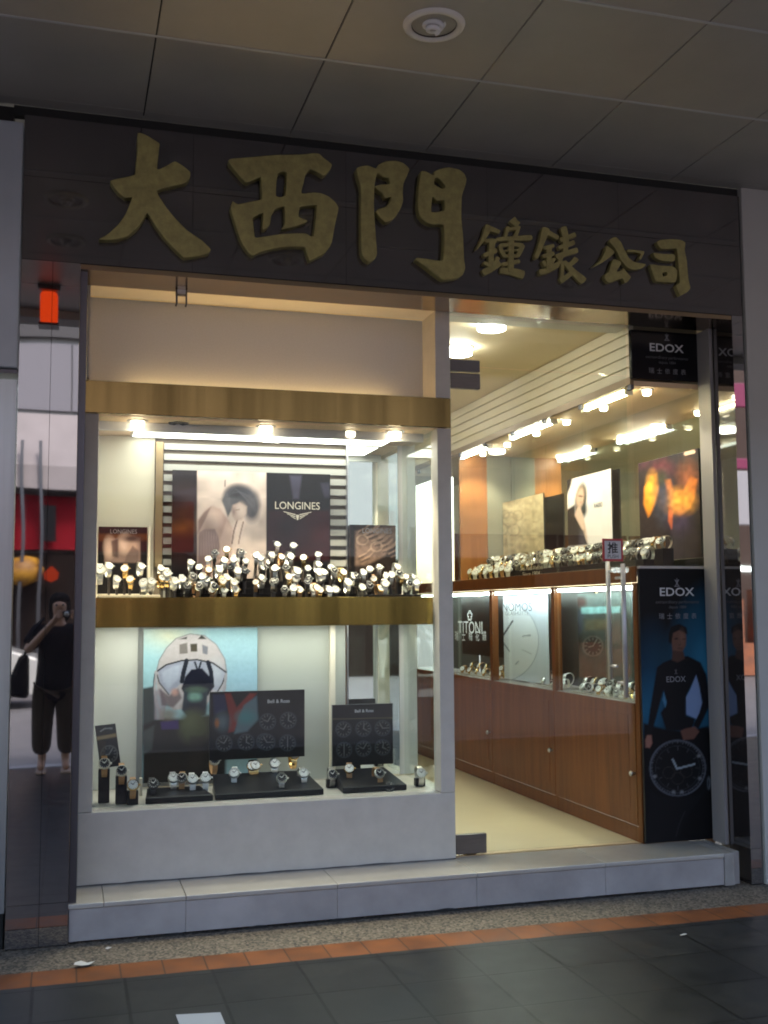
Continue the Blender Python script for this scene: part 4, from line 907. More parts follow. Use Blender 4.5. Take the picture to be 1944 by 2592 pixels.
t = wallpic('low_case_card', 'black card with white flower emblem in the third low showcase', 'display card', Xr+.16, 3.68, 2.66, 1.12, 1.60, paint_titoni, .5)
c = at(*f5(215, 455), 0, Xr+.16); text('lettering', 'TITONI', c, (0, -1, 0), (0, 0, 1), .58, mat('white_lettering', (.8, .8, .8), .4), t, .003, height=.105)
for i, ch in enumerate('瑞士梅花錶'): 
    c = at(*f5(112+i*54, 520), 0, Xr+.16); text('lettering', ch, c, (0, -1, 0), (0, 0, 1), .085, MATS['white_lettering'], t, .003)
c = at(*f5(215, 365), 0, Xr+.16); fl = MB()
for i in range(5):
    a = math.pi/2+i*2*math.pi/5; fl.tube([(c.x-.003, c.y+math.cos(a+t_)*.022+math.cos(a)*.03, c.z+math.sin(a+t_)*.018+math.sin(a)*.026) for t_ in (-2, -1.2, -.4, .4, 1.2, 2)], .004, 6)
fl.build('flower_emblem', MATS['white_lettering'], t)
def paint_nomos(k):
    k.fill((206, 216, 232)); k.ell(*f5(440, 560), 100, 104, (222, 228, 238), .03); k.ring(*f5(440, 560), 100, 104, 2, (150, 158, 172), .7)
    k.line([f5(455, 545), f5(545, 405)], 4.5, (60, 70, 84)); k.line([f5(450, 540), f5(520, 640)], 3, (110, 116, 130)); k.ell(*f5(452, 540), 5.5, 6.5, (60, 74, 92), .2)
    k.line([f5(628, 525), f5(680, 518)], 5, (150, 156, 166)); k.line([f5(630, 528), f5(672, 524)], 2, (214, 220, 228)); k.line([f5(620, 628), f5(690, 660)], 2, (150, 156, 166), .8); k.line([f5(462, 690), f5(470, 800)], 3, (150, 158, 170), .8)
    k.line([f5(400, 540), f5(440, 540)], 2, (90, 98, 110)); k.line([f5(570, 740), f5(590, 720)], 4, (150, 158, 170), .8)
t = wallpic('clock_face_card', 'large white card of a minimal watch face in the middle low showcase', 'display card', Xr+.10, 2.60, 1.78, .972, 1.60, paint_nomos)
c = at(*f5(580, 297), 0, Xr+.10); text('lettering', 'NOMOS', c, (0, -1, 0), (0, 0, 1), .56, mat('ink_lettering', (.12, .13, .16), .5), t, .003, height=.062)
c = at(*f5(580, 343), 0, Xr+.10); text('lettering', 'GLASHÜTTE', c, (0, -1, 0), (0, 0, 1), .44, M_letterdim, t, .003, height=.035)
def paint_green(k):
    k.fill((44, 62, 60)); k.vgrad(1480, 1560, (150, 170, 168), .8, 0.1); k.ell(*f5(1075, 260), 14, 14, (92, 60, 56), .4); k.poly([f5(930, 380), f5(1020, 310), f5(1100, 330), f5(1080, 520), f5(960, 500)], (66, 80, 96), 5); k.ell(*f5(975, 410), 10, 14, (130, 140, 146), .5)
    k.dial(*f5(1170, 600), 26, (20, 26, 28), (120, 120, 112)); k.poly([f5(1080, 300), f5(1380, 290), f5(1380, 340), f5(1080, 350)], (150, 204, 206), 4); k.poly([f5(900, 520), f5(1100, 500), f5(1050, 760), f5(900, 900)], (36, 44, 42), 8, .8)
    k.poly([f5(1110, 400), f5(1300, 390), f5(1300, 470), f5(1110, 480)], (120, 112, 80), 6, .6); k.noise(8, .3, 9)
wallpic('green_watch_card', 'dark green photo card of a sportsman and watch in nearest low showcase', 'display card', Xr+.15, 1.42, .46, .965, 1.60, paint_green, .55)
# etched lettering on the showcase glass
og = thing('glass_lettering', 'etched cream lettering with shield on the showcase glass', 'glass lettering', (Xr-.002, 1.7, 1.75))
M_etch = mat('etched_cream', (.62, .56, .42), .5)
c = at(1120+845/3.77, 1050+1365/3.77, 0, Xr); text('lettering', 'ORIS', (Xr, c.y, c.z), (0, -1, 0), (0, 0, 1), .44, M_etch, og, .002, bold=.012, height=.085)
text('lettering', 'Swiss Made Watches', (Xr, c.y, c.z-.072), (0, -1, 0), (0, 0, 1), .40, M_etch, og, .002, height=.028); text('lettering', 'Since 1904', (Xr, c.y, c.z-.112), (0, -1, 0), (0, 0, 1), .30, M_etch, og, .002, height=.03)

# ------------------------------------------------------------------ watches
def make_watch(label, group, strapm, casem, dialm, flat=False):
    """upright wristwatch on a C-shaped stand, dial faces -Y and tilts up; origin at the dial centre"""
    t = thing('wristwatch', label, 'watch', (0, 0, -50), group)
    N = Vector((0, -.88, .47)).normalized(); U_ = Vector((0, .47, .88)).normalized()
    r = .0195
    loc_build(MB().lathe((0, 0, 0), N, [(r*.9, -.007), (r, -.005), (r*1.02, .002), (r*.86, .005)], 22, cap0=True).tube([(r, 0, 0), (r+.005, 0, 0)], .0035, 8), 'case', casem, t)
    loc_build(MB().lathe((0, 0, 0), N, [(r*.86, .0042), (.0005, .0044)], 22), 'dial', dialm, t)
    hm = MB()
    for (a, L, wd) in ((-.9, .010, .0016), (.7, .014, .0012)):
        d = Vector((1, 0, 0))*math.sin(a) + U_*math.cos(a); s_ = d.cross(N)
        hm.quad(N*.0052 - s_*wd, N*.0052 + s_*wd, N*.0052 + s_*wd*.5 + d*L, N*.0052 - s_*wd*.5 + d*L)
    for k in range(12):
        a = k*math.pi/6; d = Vector((1, 0, 0))*math.sin(a) + U_*math.cos(a); s_ = d.cross(N); hm.quad(N*.0050 + d*.0125 - s_*.0007, N*.0050 + d*.0125 + s_*.0007, N*.0050 + d*.0155 + s_*.0007, N*.0050 + d*.0155 - s_*.0007)
    loc_build(hm, 'hands', M_dialb if dialm is not M_dialb else M_dialw, t)
    sb = MB(); pts = []
    n = 22
    for k in range(n+1):
        a = R(18) + (R(324))*k/n        # loop behind the dial
        pts.append((math.cos(a)*.030, math.sin(a)*.038))
    vs = []; fs = []
    for i, (p, q) in enumerate(pts):
        for rr in (1.0, .90):
            c_ = N*(p*rr-.031) + U_*(q*rr)
            wv = .0105 - .003*min(1, abs(i-0)/8 if i < n/2 else abs(n-i)/8)
            vs += [c_ + Vector((wv, 0, 0)), c_ - Vector((wv, 0, 0))]
    for i in range(n):
        o = i*4
        fs += [(o, o+1, o+5, o+4), (o+2, o+6, o+7, o+3), (o, o+4, o+6, o+2), (o+1, o+3, o+7, o+5)]
    fs += [(0, 2, 3, 1), (n*4, n*4+1, n*4+3, n*4+2)]
    sb.add(vs, fs); loc_build(sb, 'strap', strapm, t)
    return t
def stand_of(label):
    return None
TW = {}
def watch(kind, loc, rot=(0, 0, 0), label=None, group=None, scale=1.0):
    if kind not in TW:
        sm_, cm_, dm_ = {'steel': (M_chrome, M_chrome, M_dialw), 'gold': (M_goldw, M_goldw, M_dialw), 'steelb': (M_bracelet, M_chrome, M_dialb), 'tan': (M_strapt, M_chrome, M_dialb), 'white': (M_strapw, M_chrome, M_dialw), 'black': (M_strapb, M_chrome, M_dialw), 'tang': (M_strapt, M_goldw, M_dialw), 'blackb': (M_strapb, M_dsteel, M_dialb)}[kind]
        t = make_watch(label, group, sm_, cm_, dm_); TW[kind] = t; t.location = loc; t.rotation_euler = rot; t.scale = (scale,)*3; return t
    return dup(TW[kind], loc, rot, label, group, scale)
# heap of watches in the upper window, on black tiers
f6 = zf(200, 1050, 3.318); f7 = zf(650, 1050, 3.253)
heap6 = [(940,1240),(1010,1280),(1085,1210),(1140,1160),(1090,1300),(1180,1300),(1240,1130),(1220,1220),(1270,1280),(1300,1215),(1365,1155),(1335,1310),(1400,1230),(1490,1180),(1550,1280),(870,1380),(960,1360),(1120,1470),(1220,1480),(1320,1470),(1075,1380),(1190,1375),(1240,1370),(1010,1440)]
heap7 = [(170,1065),(300,1075),(35,1180),(125,1155),(205,1170),(280,1165),(385,1175),(505,1150),(50,1260),(150,1265),(240,1255),(335,1285),(420,1265),(510,1230),(610,1255),(520,1300),(230,1450),(355,1450),(465,1430),(520,1455),(40,1340),(150,1370),(320,1350),(430,1350),(600,1440),(650,1440)]
side_l = [(255,1270),(385,1290),(525,1270),(690,1290),(610,1400),(700,1370),(780,1390),(740,1330),(320,1380),(430,1380),(540,1410)]
side_r = [(755,1380),(870,1420),(880,1300),(1010,1255),(960,1350),(1110,1320),(1190,1330),(1305,1340),(820,1330),(1060,1390),(1260,1390),(1160,1250),(930,1270)]
def tierY(py):
    for lim, y in ((1385, .89), (1412, .82), (1440, .72), (1470, .62), (2000, .53)):
        if py < lim: return y
spots_ = []
def put_heap(L, f, lab, grp, kinds):
    for i, q in enumerate(L):
        px, py = f(*q); y = tierY(py); p = at(px, py, 1, y)
        if p.z < 1.612: p.z = 1.612
        watch(kinds[i % len(kinds)], p, (R(random.uniform(-4, 6)), R(random.uniform(-3, 3)), R(random.uniform(-16, 16))), lab, grp, random.uniform(.98, 1.22)); spots_.append((p, y))
KH = ['steel', 'black', 'steel', 'steelb', 'tang', 'steel', 'gold', 'steel', 'blackb', 'white', 'steelb', 'steel', 'black']
put_heap(heap6, f6, 'small bright wristwatch in the crowded tiers below the portrait poster, left half', 'watches on the tiers below the portrait poster', KH)
put_heap(heap7, f7, 'small bright wristwatch in the crowded tiers below the dark lettered panel, right half', 'watches on the tiers below the lettered panel', KH)
put_heap(side_l, f6, 'small bright wristwatch before the card of two heads at upper window left', 'watches before the card of two heads', ['steel', 'gold', 'steel', 'white'])
put_heap(side_r, f7, 'small bright wristwatch before the brown watch card at upper window right', 'watches before the brown watch card', KH)
ex = [(390+25.7*i+random.uniform(-9, 9), random.choice((1446, 1462, 1474, 1486))+random.uniform(-4, 4)) for i in range(27)]
put_heap(ex, lambda a, b: (a, b), 'small wristwatch between the bright ones low in the tiers of the upper window', 'watches low between the bright ones in the tiers', ['steelb', 'gold', 'steel', 'blackb', 'tang', 'steel'])
p = at(*f6(178, 1300), 1, .50); watch('white', p, (0, 0, 0), 'single white strapped watch standing at the far left of upper shelf', None, 1.5)
# stand stalks carry each heap watch from the tier below; tiers are stepped black boxes
tr = thing('display_tiers', 'stepped black display tiers under the crowded bright watches', 'display stand', (1.0, .75, 1.57))
tm_ = MB(); T = [(.53, .575, 1.590), (.62, .665, 1.615), (.72, .765, 1.645), (.82, .865, 1.685), (.89, .928, 1.705)]
yprev = .485
for y, yb, zt in T: tm_.box(.50, 1.50, yprev, yb-.001, 1.5705, zt-.022); yprev = yb
tm_.build('steps', M_black, tr, .003)
stm = MB()
for (p, y) in spots_:
    base = 1.5708
    for ty, yb, zt in T:
        if abs(ty-y) < .02 and .50 < p.x < 1.50: base = zt-.024
    yy = p.y+.026
    stm.obox((p.x, yy, (p.z-.02+base)/2), (.006, 0, 0), (0, .012, 0), (0, 0, max(.003, (p.z-.02-base)/2)))
stm.build('stalks', mat('clear_brown_stalk', (.05, .04, .035), .3), tr)
for xc, lab in ((.27, 'low cream watch plinth at the left end of upper shelf'), (1.70, 'low dark watch plinth at the right end of upper shelf')):
    t = thing('watch_plinth', lab, 'display stand', (xc, .6, 1.57)); MB().box(xc-.155, xc+.155, .50, .86, 1.5705, 1.586).build('block', M_cuff if xc < 1 else M_black, t, .004)

# lower window: trays and single watches
ZF = .527
def tray(label, px0, px1, pyf, depth, h, back):
    a = at(px0, pyf, 2, ZF+.001); b = at(px1, pyf-4, 2, ZF+.001)
    y0 = .47; a = at(px0, pyf, 1, y0); b = at(px1, pyf, 1, y0)
    t = thing('watch_tray', label, 'display tray', ((a.x+b.x)/2, y0, ZF))
    m = MB(); x0, x1 = a.x, b.x
    v = [(x0, y0, ZF), (x1, y0, ZF), (x1-.05, y0+depth, ZF), (x0+.02, y0+depth, ZF), (x0, y0, ZF+.03), (x1, y0, ZF+.03), (x1-.05, y0+depth, ZF+h), (x0+.02, y0+depth, ZF+h)]
    m.add(v, [(0, 3, 2, 1), (4, 5, 6, 7), (0, 1, 5, 4), (1, 2, 6, 5), (2, 3, 7, 6), (3, 0, 4, 7)]); m.build('wedge', M_navy, t, .004)
    return t, x0, x1, y0
tA = tray('wide black sloping watch tray before the chevron board', 545, 820, 2010, .27, .095, 0)
tB = tray('narrow black sloping watch tray before the six dial board', 868, 1030, 1995, .27, .09, 0)
tC = tray('low black watch tray before the pilot poster', 368, 540, 2015, .16, .055, 0)
def on_tray(tr_, pts, f, kinds, lab):
    t, x0, x1, y0 = tr_
    for i, (q, kd) in enumerate(zip(pts, kinds)):
        px, py = f(*q)
        # ray meets the slope z = ZF + .03 + s*(y-y0)
        best = None
        for k in range(60):
            y = y0+.01+k*.006; p = at(px, py, 1, y); zs = ZF+.03+(.065/.27)*(y-y0)+.045
            if best is None or abs(p.z-zs) < best[0]: best = (abs(p.z-zs), p)
        watch(kd, best[1], (R(-8), 0, R(random.uniform(-14, 8))), lab[i], 'watches on the lower window trays', 1.5)
nm = lambda k, w: f'{k} watch {w}'
on_tray(tA, [(1205,1240),(1370,1350),(1520,1290)], f8, ['tan', 'white', 'gold'], ['tan strapped watch at the left end of the wide tray', 'white strapped watch on the front of the wide tray', 'gold watch on the wide tray under the chevron'])
on_tray(tA, [(20,1190),(170,1175),(320,1110),(395,1250),(225,1290)], f1, ['gold', 'steel', 'gold', 'steel', 'steelb'], ['gold watch near the middle of the wide tray', 'steel watch right of the middle of the wide tray', 'gold watch highest on the right of the wide tray', 'steel watch at the right end of the wide tray', 'dark dialled watch at the front right of the wide tray'])
on_tray(tC, [(860,1390),(930,1390),(1020,1400),(1130,1390)], f8, ['steel', 'tan', 'white', 'white'], ['steel watch left of the tan one on the low tray', 'tan strapped watch on the low tray', 'white strapped watch beside the tan one on the low tray', 'white strapped watch at the right end of the low tray'])
on_tray(tC, [(690,1440)], f8, ['blackb'], ['black watch at the left end of the low tray'])
on_tray(tB, [(750,1215),(985,1250),(1060,1360)], f1, ['tang', 'tan', 'blackb'], ['gold watch on a brown strap at the left of the narrow tray', 'brown strapped watch at the right of the narrow tray', 'black watch at the front corner of the narrow tray'])
for (q, f, kd, lb, y) in [((280, 1270), f8, 'tan', 'tan strapped watch leaning on the tilted card', .56), ((425, 1330), f8, 'tan', 'tan strapped watch standing right of the tilted card', .50), ((520, 1450), f8, 'tang', 'small tan strapped watch on a dark block at lower left', .46), ((1310, 1250), f1, 'steel', 'steel watch standing alone at the right end of lower shelf', .55), ((620, 1260), f1, 'steelb', 'dark watch beside the left edge of the narrow tray', .66)]:
    p = at(*f(*q), 1, y); t = watch(kd, p, (0, 0, 0), lb, None, 1.5)
    bk = thing('watch_block', 'dark block carrying the ' + lb.replace('standing ', ''), 'display stand', (p.x, y, ZF)); MB().box(p.x-.028, p.x+.028, y+.012, y+.05, ZF+.0005, max(ZF+.02, p.z-.03)).build('block', M_navy, bk, .003)
cp = thing('white_table_card', 'cream board leaning at the back left of lower display shelf', 'display board', (.36, .8, .53)); MB().box(.348, .362, .72, .76, .528, .62).build('card', M_cream, cp)

# wall cabinet watches: two leaning rows on the showcase shelf
rowlab = ['wristwatch in the dense front row on the showcase shelf', 'wristwatch in the dense back row on the showcase shelf']
for r_, (xx, zz, n) in enumerate(((3.20, 1.835, 50), (3.33, 1.90, 46))):
    pl = thing('watch_rail', 'long dark watch rail carrying the %s row in the showcase' % ('front', 'back')[r_], 'display stand', (xx, 2, 1.742)); MB().box(xx-.02, xx+.05, .39, 3.28, 1.7425, zz-.048).build('rail', M_black, pl, .003)
    for k in range(n):
        y = .43 + k*(2.80/n) + random.uniform(-.01, .01)
        watch(['steel', 'steelb', 'blackb', 'gold', 'black', 'steelb', 'tang', 'blackb'][(k*5+r_) % 8], (xx+random.uniform(-.01, .01), y, zz+random.uniform(-.006, .012)), (R(random.uniform(-6, 6)), R(random.uniform(-4, 4)), R(-90+random.uniform(-25, 45))), rowlab[r_], ('watches in the front showcase row', 'watches in the back showcase row')[r_], random.uniform(1.15, 1.5))
for k in range(8): watch(['white', 'tang', 'white', 'gold'][k % 4], (3.150, 2.35+k*.115, 1.800+.012*(k % 2)), (0, 0, R(-60+random.uniform(-20, 20))), 'larger pale cuffed watch low at the far end of the showcase shelf', 'pale cuffed watches at the far end of the showcase', 1.55)
for b, (ya, yb, xx, n, kinds, lb) in enumerate([(2.68, 3.5, Xr+.09, 11, ['gold', 'tang', 'gold'], 'gold wristwatch below the flower emblem card'), (1.56, 1.95, Xr+.09, 6, ['steel', 'white', 'steelb'], 'steel wristwatch at the near end before the white watch face card'), (.5, 1.25, Xr+.055, 14, ['steel', 'steelb', 'gold'], 'wristwatch on the floor of the nearest low showcase')]):
    for k in range(n):
        y = ya + (yb-ya)*k/max(1, n-1); z = 1.0 + (.035 if k % 2 else 0)
        watch(kinds[k % len(kinds)], (xx + (.05 if k % 2 else 0), y, z), (0, 0, R(-80+random.uniform(-20, 30))), lb, lb.replace('wristwatch', 'wristwatches'), 1.25)
    pl = thing('watch_rail', ['low rail of gold watches below the flower emblem card', 'low rail of steel watches before the white watch face card', 'low rail of watches in the nearest low showcase'][b], 'display stand', (xx, (ya+yb)/2, .957)); MB().box(xx-.02, xx+.11, ya-.04, yb+.04, .9575, .965).build('rail', mat('silver_rail', (.42, .38, .32), .4), pl)

# ------------------------------------------------------------------ litter
M_paper = mat('scrap_paper', (.62, .62, .62), .7)
def scrap(lab, x, y, s, z=.0):
    n = 7; pts = [(x+math.cos(a)*s*random.uniform(.6, 1.1), y+math.sin(a)*s*random.uniform(.5, .9)) for a in [2*math.pi*k/n for k in range(n)]]
    m = MB(); m.add([(px, py, z+.002+random.uniform(0, .35)*s) for px, py in pts] + [(x, y, z+.25*s)], [(i, (i+1) % n, n) for i in range(n)])
    o = m.build('paper_scrap', M_paper); tag(o, lab, 'litter', 'paper scraps on the pavement')
scrap('crumpled white paper scrap on the terracotta border near left pillar', .056, -.32, .045); scrap('tiny pale scrap on the pebble strip near the left pillar', .168, -.10, .02, -.002); scrap('tiny white scrap lying alone on the dark tiles at right', 2.71, -.70, .018)
m = MB(); ws = [at(x/.85339, 2100+y/.85339, 2, .002) for x, y in [(380, 400), (476, 395), (488, 424), (390, 428)]]; m.add([(p.x, p.y, .003) for p in ws] + [(p.x, p.y, .0008) for p in ws], [(3, 2, 1, 0), (0, 1, 5, 4), (1, 2, 6, 5), (2, 3, 7, 6), (3, 0, 4, 7)])
tag(m.build('paper_sheet', M_paper), 'white paper sheet cut off by the bottom edge on dark tiles', 'paper')

# ------------------------------------------------------------------ the street behind the camera (seen in the polished pillars and panes)
ob = thing('street_building', 'grey clad building across the road mirrored in the left pillar', 'building', (0, -19, -.13))
MB().box(-26, 30, -24, -19, -.13, 8.8).build('wall', mat('grey_cladding', (.20, .195, .21), .5, var=.06, vscale=.7), ob)
MB().box(-26, 30, -18.99, -18.85, 7.38, 8.7).build('dark_band', mat('dark_cladding', (.05, .045, .05), .5), ob)
MB().box(-26, 30, -18.99, -18.8, -.12, 2.76).build('shopfront', mat('dark_shopfront', (.012, .008, .007), .9, ior=1.15), ob)
pn = MB()
for k in range(-9, 11): pn.box(k*2.6+.015, k*2.6+2.585, -18.99, -18.92, 5.84, 7.25)
pn.build('panels', mat('lilac_grey_panel', (.18, .168, .195), .6), ob)
aw = thing('awning', 'pale striped awning over the shopfront across the road, mirrored in left pillar', 'awning', (0, -18.5, 4)); am = MB()
am.add([(-4, -18.9, 5.75), (2.7, -18.9, 5.75), (2.7, -18.2, 4.5), (-4, -18.2, 4.5), (-4, -18.2, 4.05), (2.7, -18.2, 4.05)], [(0, 1, 2, 3), (3, 2, 5, 4)]); am.build('canvas', mat('pale_canvas', (.26, .225, .23), .8, var=.1, vscale=1.2), aw)
for x in (-.98, -.62): MB().box(x, x+.06, -18.15, -18.09, -.1, 5.0).build('post', M_dsteel, aw)
rs = thing('red_shop_sign', 'red shop sign across the road mirrored in the left pillar', 'sign', (-.6, -18.7, 2.83)); MB().box(-4, 2.7, -18.78, -18.7, 2.83, 3.97).build('board', mat('red_board', (.17, .004, .010), .8, ior=1.2), rs)
MB().box(-.60, -.30, -18.5, -18.4, 3.0, 3.75).build('hanging_panel', M_black, rs)
ol = thing('orange_lantern', 'tall orange box lantern mirrored high in the left pillar', 'lantern', (-.205, -3.0, 3.9)); MB().box(-.27, -.14, -3.065, -2.935, 3.62, 3.865).build('shade', emit('orange_lantern_glow', (1.0, .065, .008), .36), ol, .03); MB().box(-.285, -.125, -3.08, -2.92, 3.868, 3.906).box(-.28, -.13, -3.075, -2.925, 3.596, 3.615).build('bracket', M_dsteel, ol)
yl = thing('yellow_lamp', 'round yellow lamp in the shop across the road', 'lamp', (-.92, -18.5, 2.0)); MB().lathe((-.92, -18.4, 2.0), (0, 0, 1), [(.02, 0), (.34, .12), (.40, .36), (.26, .62), (.02, .68)], 48).build('shade', mat('yellow_lamp_shade', (.42, .20, .012), .6, col2=(.16, .06, .006), vscale=3), yl)  # mottled yellow stands in for the lamp's uneven glow
rl = thing('red_lamp', 'small red round lamp in the shop across the road', 'lamp', (-.38, -18.5, 2.1)); MB().lathe((-.38, -18.4, 2.08), (0, 0, 1), [(.02, 0), (.13, .06), (.15, .2), (.02, .34)], 40).build('shade', emit('red_lamp_glow', (1., .09, .03), .16), rl)
# right hand side of the street, mirrored in the narrow pillar
def flatsign(nm, lab, x0, x1, z0, z1, m, y=-16.0):
    t = thing(nm, lab, 'sign', ((x0+x1)/2, y, z0)); MB().box(x0, x1, y-.12, y, z0, z1).build('board', m, t, .02); return t
flatsign('pink_sign', 'pink shop sign across the road mirrored high in the right pillar', 14.1, 17, 6.04, 6.62, mat('pink_board', (.20, .014, .07), .4))
flatsign('pink_sign', 'narrow pink strip above the white sign mirrored in right pillar', 14.1, 17, 4.62, 4.84, MATS['pink_board'])
flatsign('white_sign', 'blank white sign across the road mirrored in the right pillar', 14.1, 17, 3.40, 4.58, mat('white_board', (.34, .325, .35), .5))
sh = thing('street_shop', 'warm lit open shop across the road mirrored in the right pillar', 'shop', (16, -17, 0)); MB().box(11, 22, -18.7, -18.6, -.1, 7.6).build('wall', mat('brown_shop_wall', (.045, .02, .013), .6), sh)
gd_ = MB(); gd_.box(11.5, 20, -17.6, -17.3, -.1, .7)
for k in range(30): x = 12+random.random()*7; gd_.box(x, x+random.uniform(.15, .5), -17.5-random.random()*.6, -17.2, .68, random.uniform(1.3, 2.2))
gd_.build('goods', mat('orange_goods', (.45, .14, .05), .6, col2=(.10, .05, .04), vscale=1.5), sh); MB().box(12.4, 19, -17.3, -17.2, 2.35, 2.47).build('tube_light', emit('far_tube_glow', (.9, 1., .95), 3.0), sh)
# parked car
car = thing('parked_car', 'silver white car parked on the road mirrored behind the photographer', 'car', (-2.5, -15, -.13))
prof = [(-2.1, .25), (-2.12, .62), (-1.95, .80), (-1.2, .92), (-.55, 1.48), (.75, 1.58), (1.45, 1.05), (2.0, .90), (2.12, .6), (2.08, .25)]
bd = MB(); ws_ = [.84 if z < 1.06 else .66 for x, z in prof]; n = len(prof)
bd.add([(x, -w_, z) for (x, z), w_ in zip(prof, ws_)] + [(x, w_, z) for (x, z), w_ in zip(prof, ws_)], [(i, i+1, n+i+1, n+i) for i in range(n-1)] + [tuple(range(n))[::-1], tuple(range(n, 2*n)), (n-1, 0, n, 2*n-1)])
cxf = Matrix.Translation((-2.5, -15, -.13))
bd.build('body', mat('silver_white_paint', (.42, .41, .40), .25, coat=.6), car, .04, cxf)
wn_ = MB().add([(-1.0, .822, 1.0), (1.25, .812, 1.06), (.68, .69, 1.50), (-.48, .70, 1.42)], [(0, 1, 2, 3)]); wn_.build('side_window', M_blackg, car, 0, cxf)
for x in (-1.3, 1.3):
    for y in (-.8, .8):
        wh = MB().lathe((x, y-.09, .31), (0, 1, 0), [(.2, 0), (.31, 0), (.31, .18), (.2, .18)], 24).build('wheel', mat('tyre_rubber', (.02, .02, .02), .7), car, 0, cxf)
        MB().lathe((x, y+(.085 if y > 0 else -.085), .31), (0, 1, 0), [(.2, 0), (.02, .012)], 18).build('rim', M_steel, wh, 0, cxf)

# ------------------------------------------------------------------ the photographer (mirrored in the left pillar)
def skin(name, joints, edges, m, parent=None, sub=2):
    me = bpy.data.meshes.new(name); me.from_pydata([j[:3] for j in joints], edges, [])
    o = bpy.data.objects.new(name, me); COL.objects.link(o)
    sk = o.modifiers.new('skin', 'SKIN'); sk.use_smooth_shade = True; s2 = o.modifiers.new('sub', 'SUBSURF'); s2.levels = sub; s2.render_levels = sub
    for v, j in zip(me.skin_vertices[0].data, joints): v.radius = (j[3], j[4] if len(j) > 4 else j[3])
    me.skin_vertices[0].data[0].use_root = True
    bpy.context.view_layer.update()
    em = bpy.data.meshes.new_from_object(o.evaluated_get(bpy.context.evaluated_depsgraph_get())); bpy.data.objects.remove(o)
    em.materials.clear(); em.materials.append(m)
    for p in em.polygons: p.use_smooth = True
    return link(name, em, parent)
bx, by = -.12, -5.62
pe_ = thing('person', 'person in dark top and brown trousers taking the picture, mirrored in left pillar', 'person', (bx, by, 0))
M_skin = mat('skin', (.40, .22, .15), .5); M_top = mat('dark_top', (.010, .010, .013), .95, ior=1.1); M_trous = mat('brown_trousers', (.050, .038, .029), .95, ior=1.1); M_hair = mat('dark_hair', (.010, .008, .007), .85, ior=1.15)
cx_, cy_, cz_ = CAM.x, CAM.y-.075, CAM.z-.03          # the compact camera
J = [(bx, by, .92, .13, .10), (bx, by, 1.08, .12, .09), (bx, by, 1.28, .14, .09), (bx, by+.01, 1.37, .06), (bx+.005, by+.03, 1.44, .045), (bx+.01, by+.045, 1.52, .072, .085), (bx+.01, by+.04, 1.60, .07, .085),
     (bx-.17, by, 1.33, .05), (bx-.27, by+.10, 1.14, .04), (cx_-.10, cy_-.03, cz_-.05, .027), (bx+.17, by, 1.33, .05), (bx+.29, by+.10, 1.14, .04), (cx_+.10, cy_-.03, cz_-.05, .027),
     (bx-.09, by, .86, .09), (bx-.10, by+.01, .48, .055), (bx-.10, by-.02, .09, .038), (bx-.11, by+.11, .04, .035), (bx+.09, by, .86, .09), (bx+.10, by+.01, .48, .055), (bx+.10, by-.02, .09, .038), (bx+.11, by+.11, .04, .035)]
E_ = [(0, 1), (1, 2), (2, 3), (3, 4), (4, 5), (5, 6), (2, 7), (7, 8), (8, 9), (2, 10), (10, 11), (11, 12), (0, 13), (13, 14), (14, 15), (15, 16), (0, 17), (17, 18), (18, 19), (19, 20)]
for sg, wi in ((-1, 9), (1, 12)):
    pi = len(J); J.append((cx_+sg*.085, cy_-.02, cz_-.02, .024, .014)); E_.append((wi, pi))
    for k in range(4):
        a = len(J); J += [(cx_+sg*.075, cy_+.005, cz_-.030+k*.020, .0085), (cx_+sg*(.058-.003*abs(k-2)), cy_+.030, cz_-.028+k*.019, .008), (cx_+sg*(.036-.003*abs(k-2)), cy_+.034, cz_-.027+k*.018, .007)]; E_ += [(pi, a), (a, a+1), (a+1, a+2)]
    a = len(J); J += [(cx_+sg*.066, cy_-.026, cz_-.034, .009), (cx_+sg*.045, cy_-.028, cz_-.042, .008)]; E_ += [(pi, a), (a, a+1)]
skin('body', J, E_, M_skin, pe_)
T_ = [(bx, by, .60, .225, .19), (bx, by, .98, .195, .16), (bx, by, 1.14, .185, .145), (bx, by, 1.28, .175, .12), (bx, by+.005, 1.365, .08, .075), (bx-.18, by, 1.31, .085), (bx-.25, by+.07, 1.18, .078), (bx+.18, by, 1.31, .085), (bx+.265, by+.07, 1.18, .078)]
skin('dark_top', T_, [(0, 1), (1, 2), (2, 3), (3, 4), (3, 5), (5, 6), (3, 7), (7, 8)], M_top, pe_)
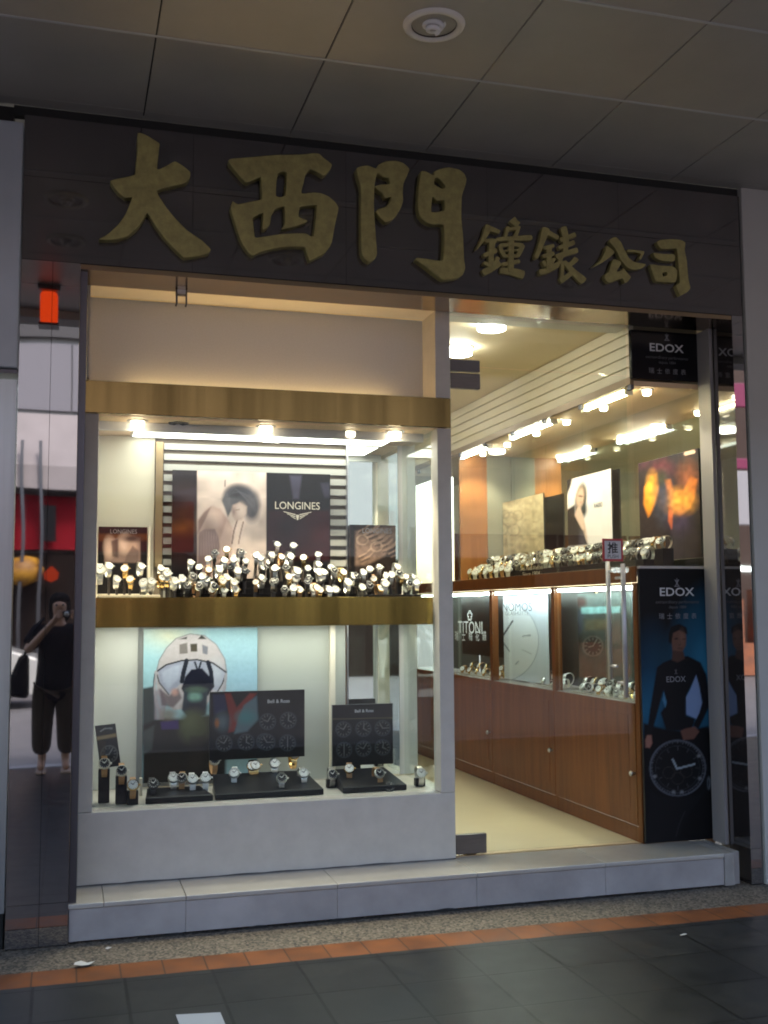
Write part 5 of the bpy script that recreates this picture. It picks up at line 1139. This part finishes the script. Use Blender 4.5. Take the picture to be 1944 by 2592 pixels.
skin('trousers', [(bx, by, .90, .17, .14), (bx-.10, by, .76, .125), (bx-.11, by+.01, .46, .105), (bx-.11, by-.01, .14, .088), (bx+.10, by, .76, .125), (bx+.11, by+.01, .46, .105), (bx+.11, by-.01, .14, .088)], [(0, 1), (1, 2), (2, 3), (0, 4), (4, 5), (5, 6)], M_trous, pe_)
skin('hair', [(bx+.01, by+.035, 1.655, .085, .095), (bx+.01, by+.0, 1.60, .108, .095), (bx+.01, by-.02, 1.50, .108, .07), (bx+.01, by-.03, 1.38, .10, .05)], [(0, 1), (1, 2), (2, 3)], M_hair, pe_)
fc = MB()
for sg in (-1, 1): fc.lathe((bx+.01+sg*.031, by+.122, 1.555), (0, 1, 0), [(.011, 0), (.008, .006), (.001, .008)], 10)
fc.build('eyes', M_dialb, pe_)
sd = MB()
for sg in (-1, 1): sd.obox((bx+sg*.105, by+.05, .012), (.045, 0, 0), (0, .125, 0), (0, 0, .011))
sd.build('sandals', mat('pale_sandal', (.40, .28, .22), .7), pe_, .008)
cmr = thing('compact_camera', 'small black compact camera held before the face of the mirrored person', 'camera', (cx_, cy_, cz_)); MB().box(cx_-.048, cx_+.048, cy_-.013, cy_+.013, cz_-.028, cz_+.03).build('body', M_blackg, cmr, .004); MB().lathe((cx_, cy_+.013, cz_), (0, 1, 0), [(.024, 0), (.024, .012), (.019, .022), (.016, .022)], 20, cap1=True).build('lens', M_steel, cmr)
bg_ = thing('shoulder_bag', 'black shoulder bag hanging at the side of the mirrored person', 'bag', (bx-.30, by-.03, .85))
MB().add([(bx-.50, by-.16, .74), (bx-.48, by+.12, .74), (bx-.24, by+.14, .70), (bx-.24, by-.16, .70), (bx-.33, by-.10, 1.12), (bx-.33, by+.08, 1.12), (bx-.25, by+.08, 1.12), (bx-.25, by-.10, 1.12)], [(0, 3, 2, 1), (4, 5, 6, 7), (0, 1, 5, 4), (1, 2, 6, 5), (2, 3, 7, 6), (3, 0, 4, 7)]).build('pouch', M_top, bg_, .04)
MB().tube([(bx-.29, by-.09, 1.11), (bx-.22, by-.10, 1.34), (bx-.13, by-.03, 1.43), (bx-.20, by+.10, 1.33), (bx-.29, by+.07, 1.11)], .012, 8).build('strap', M_top, bg_)
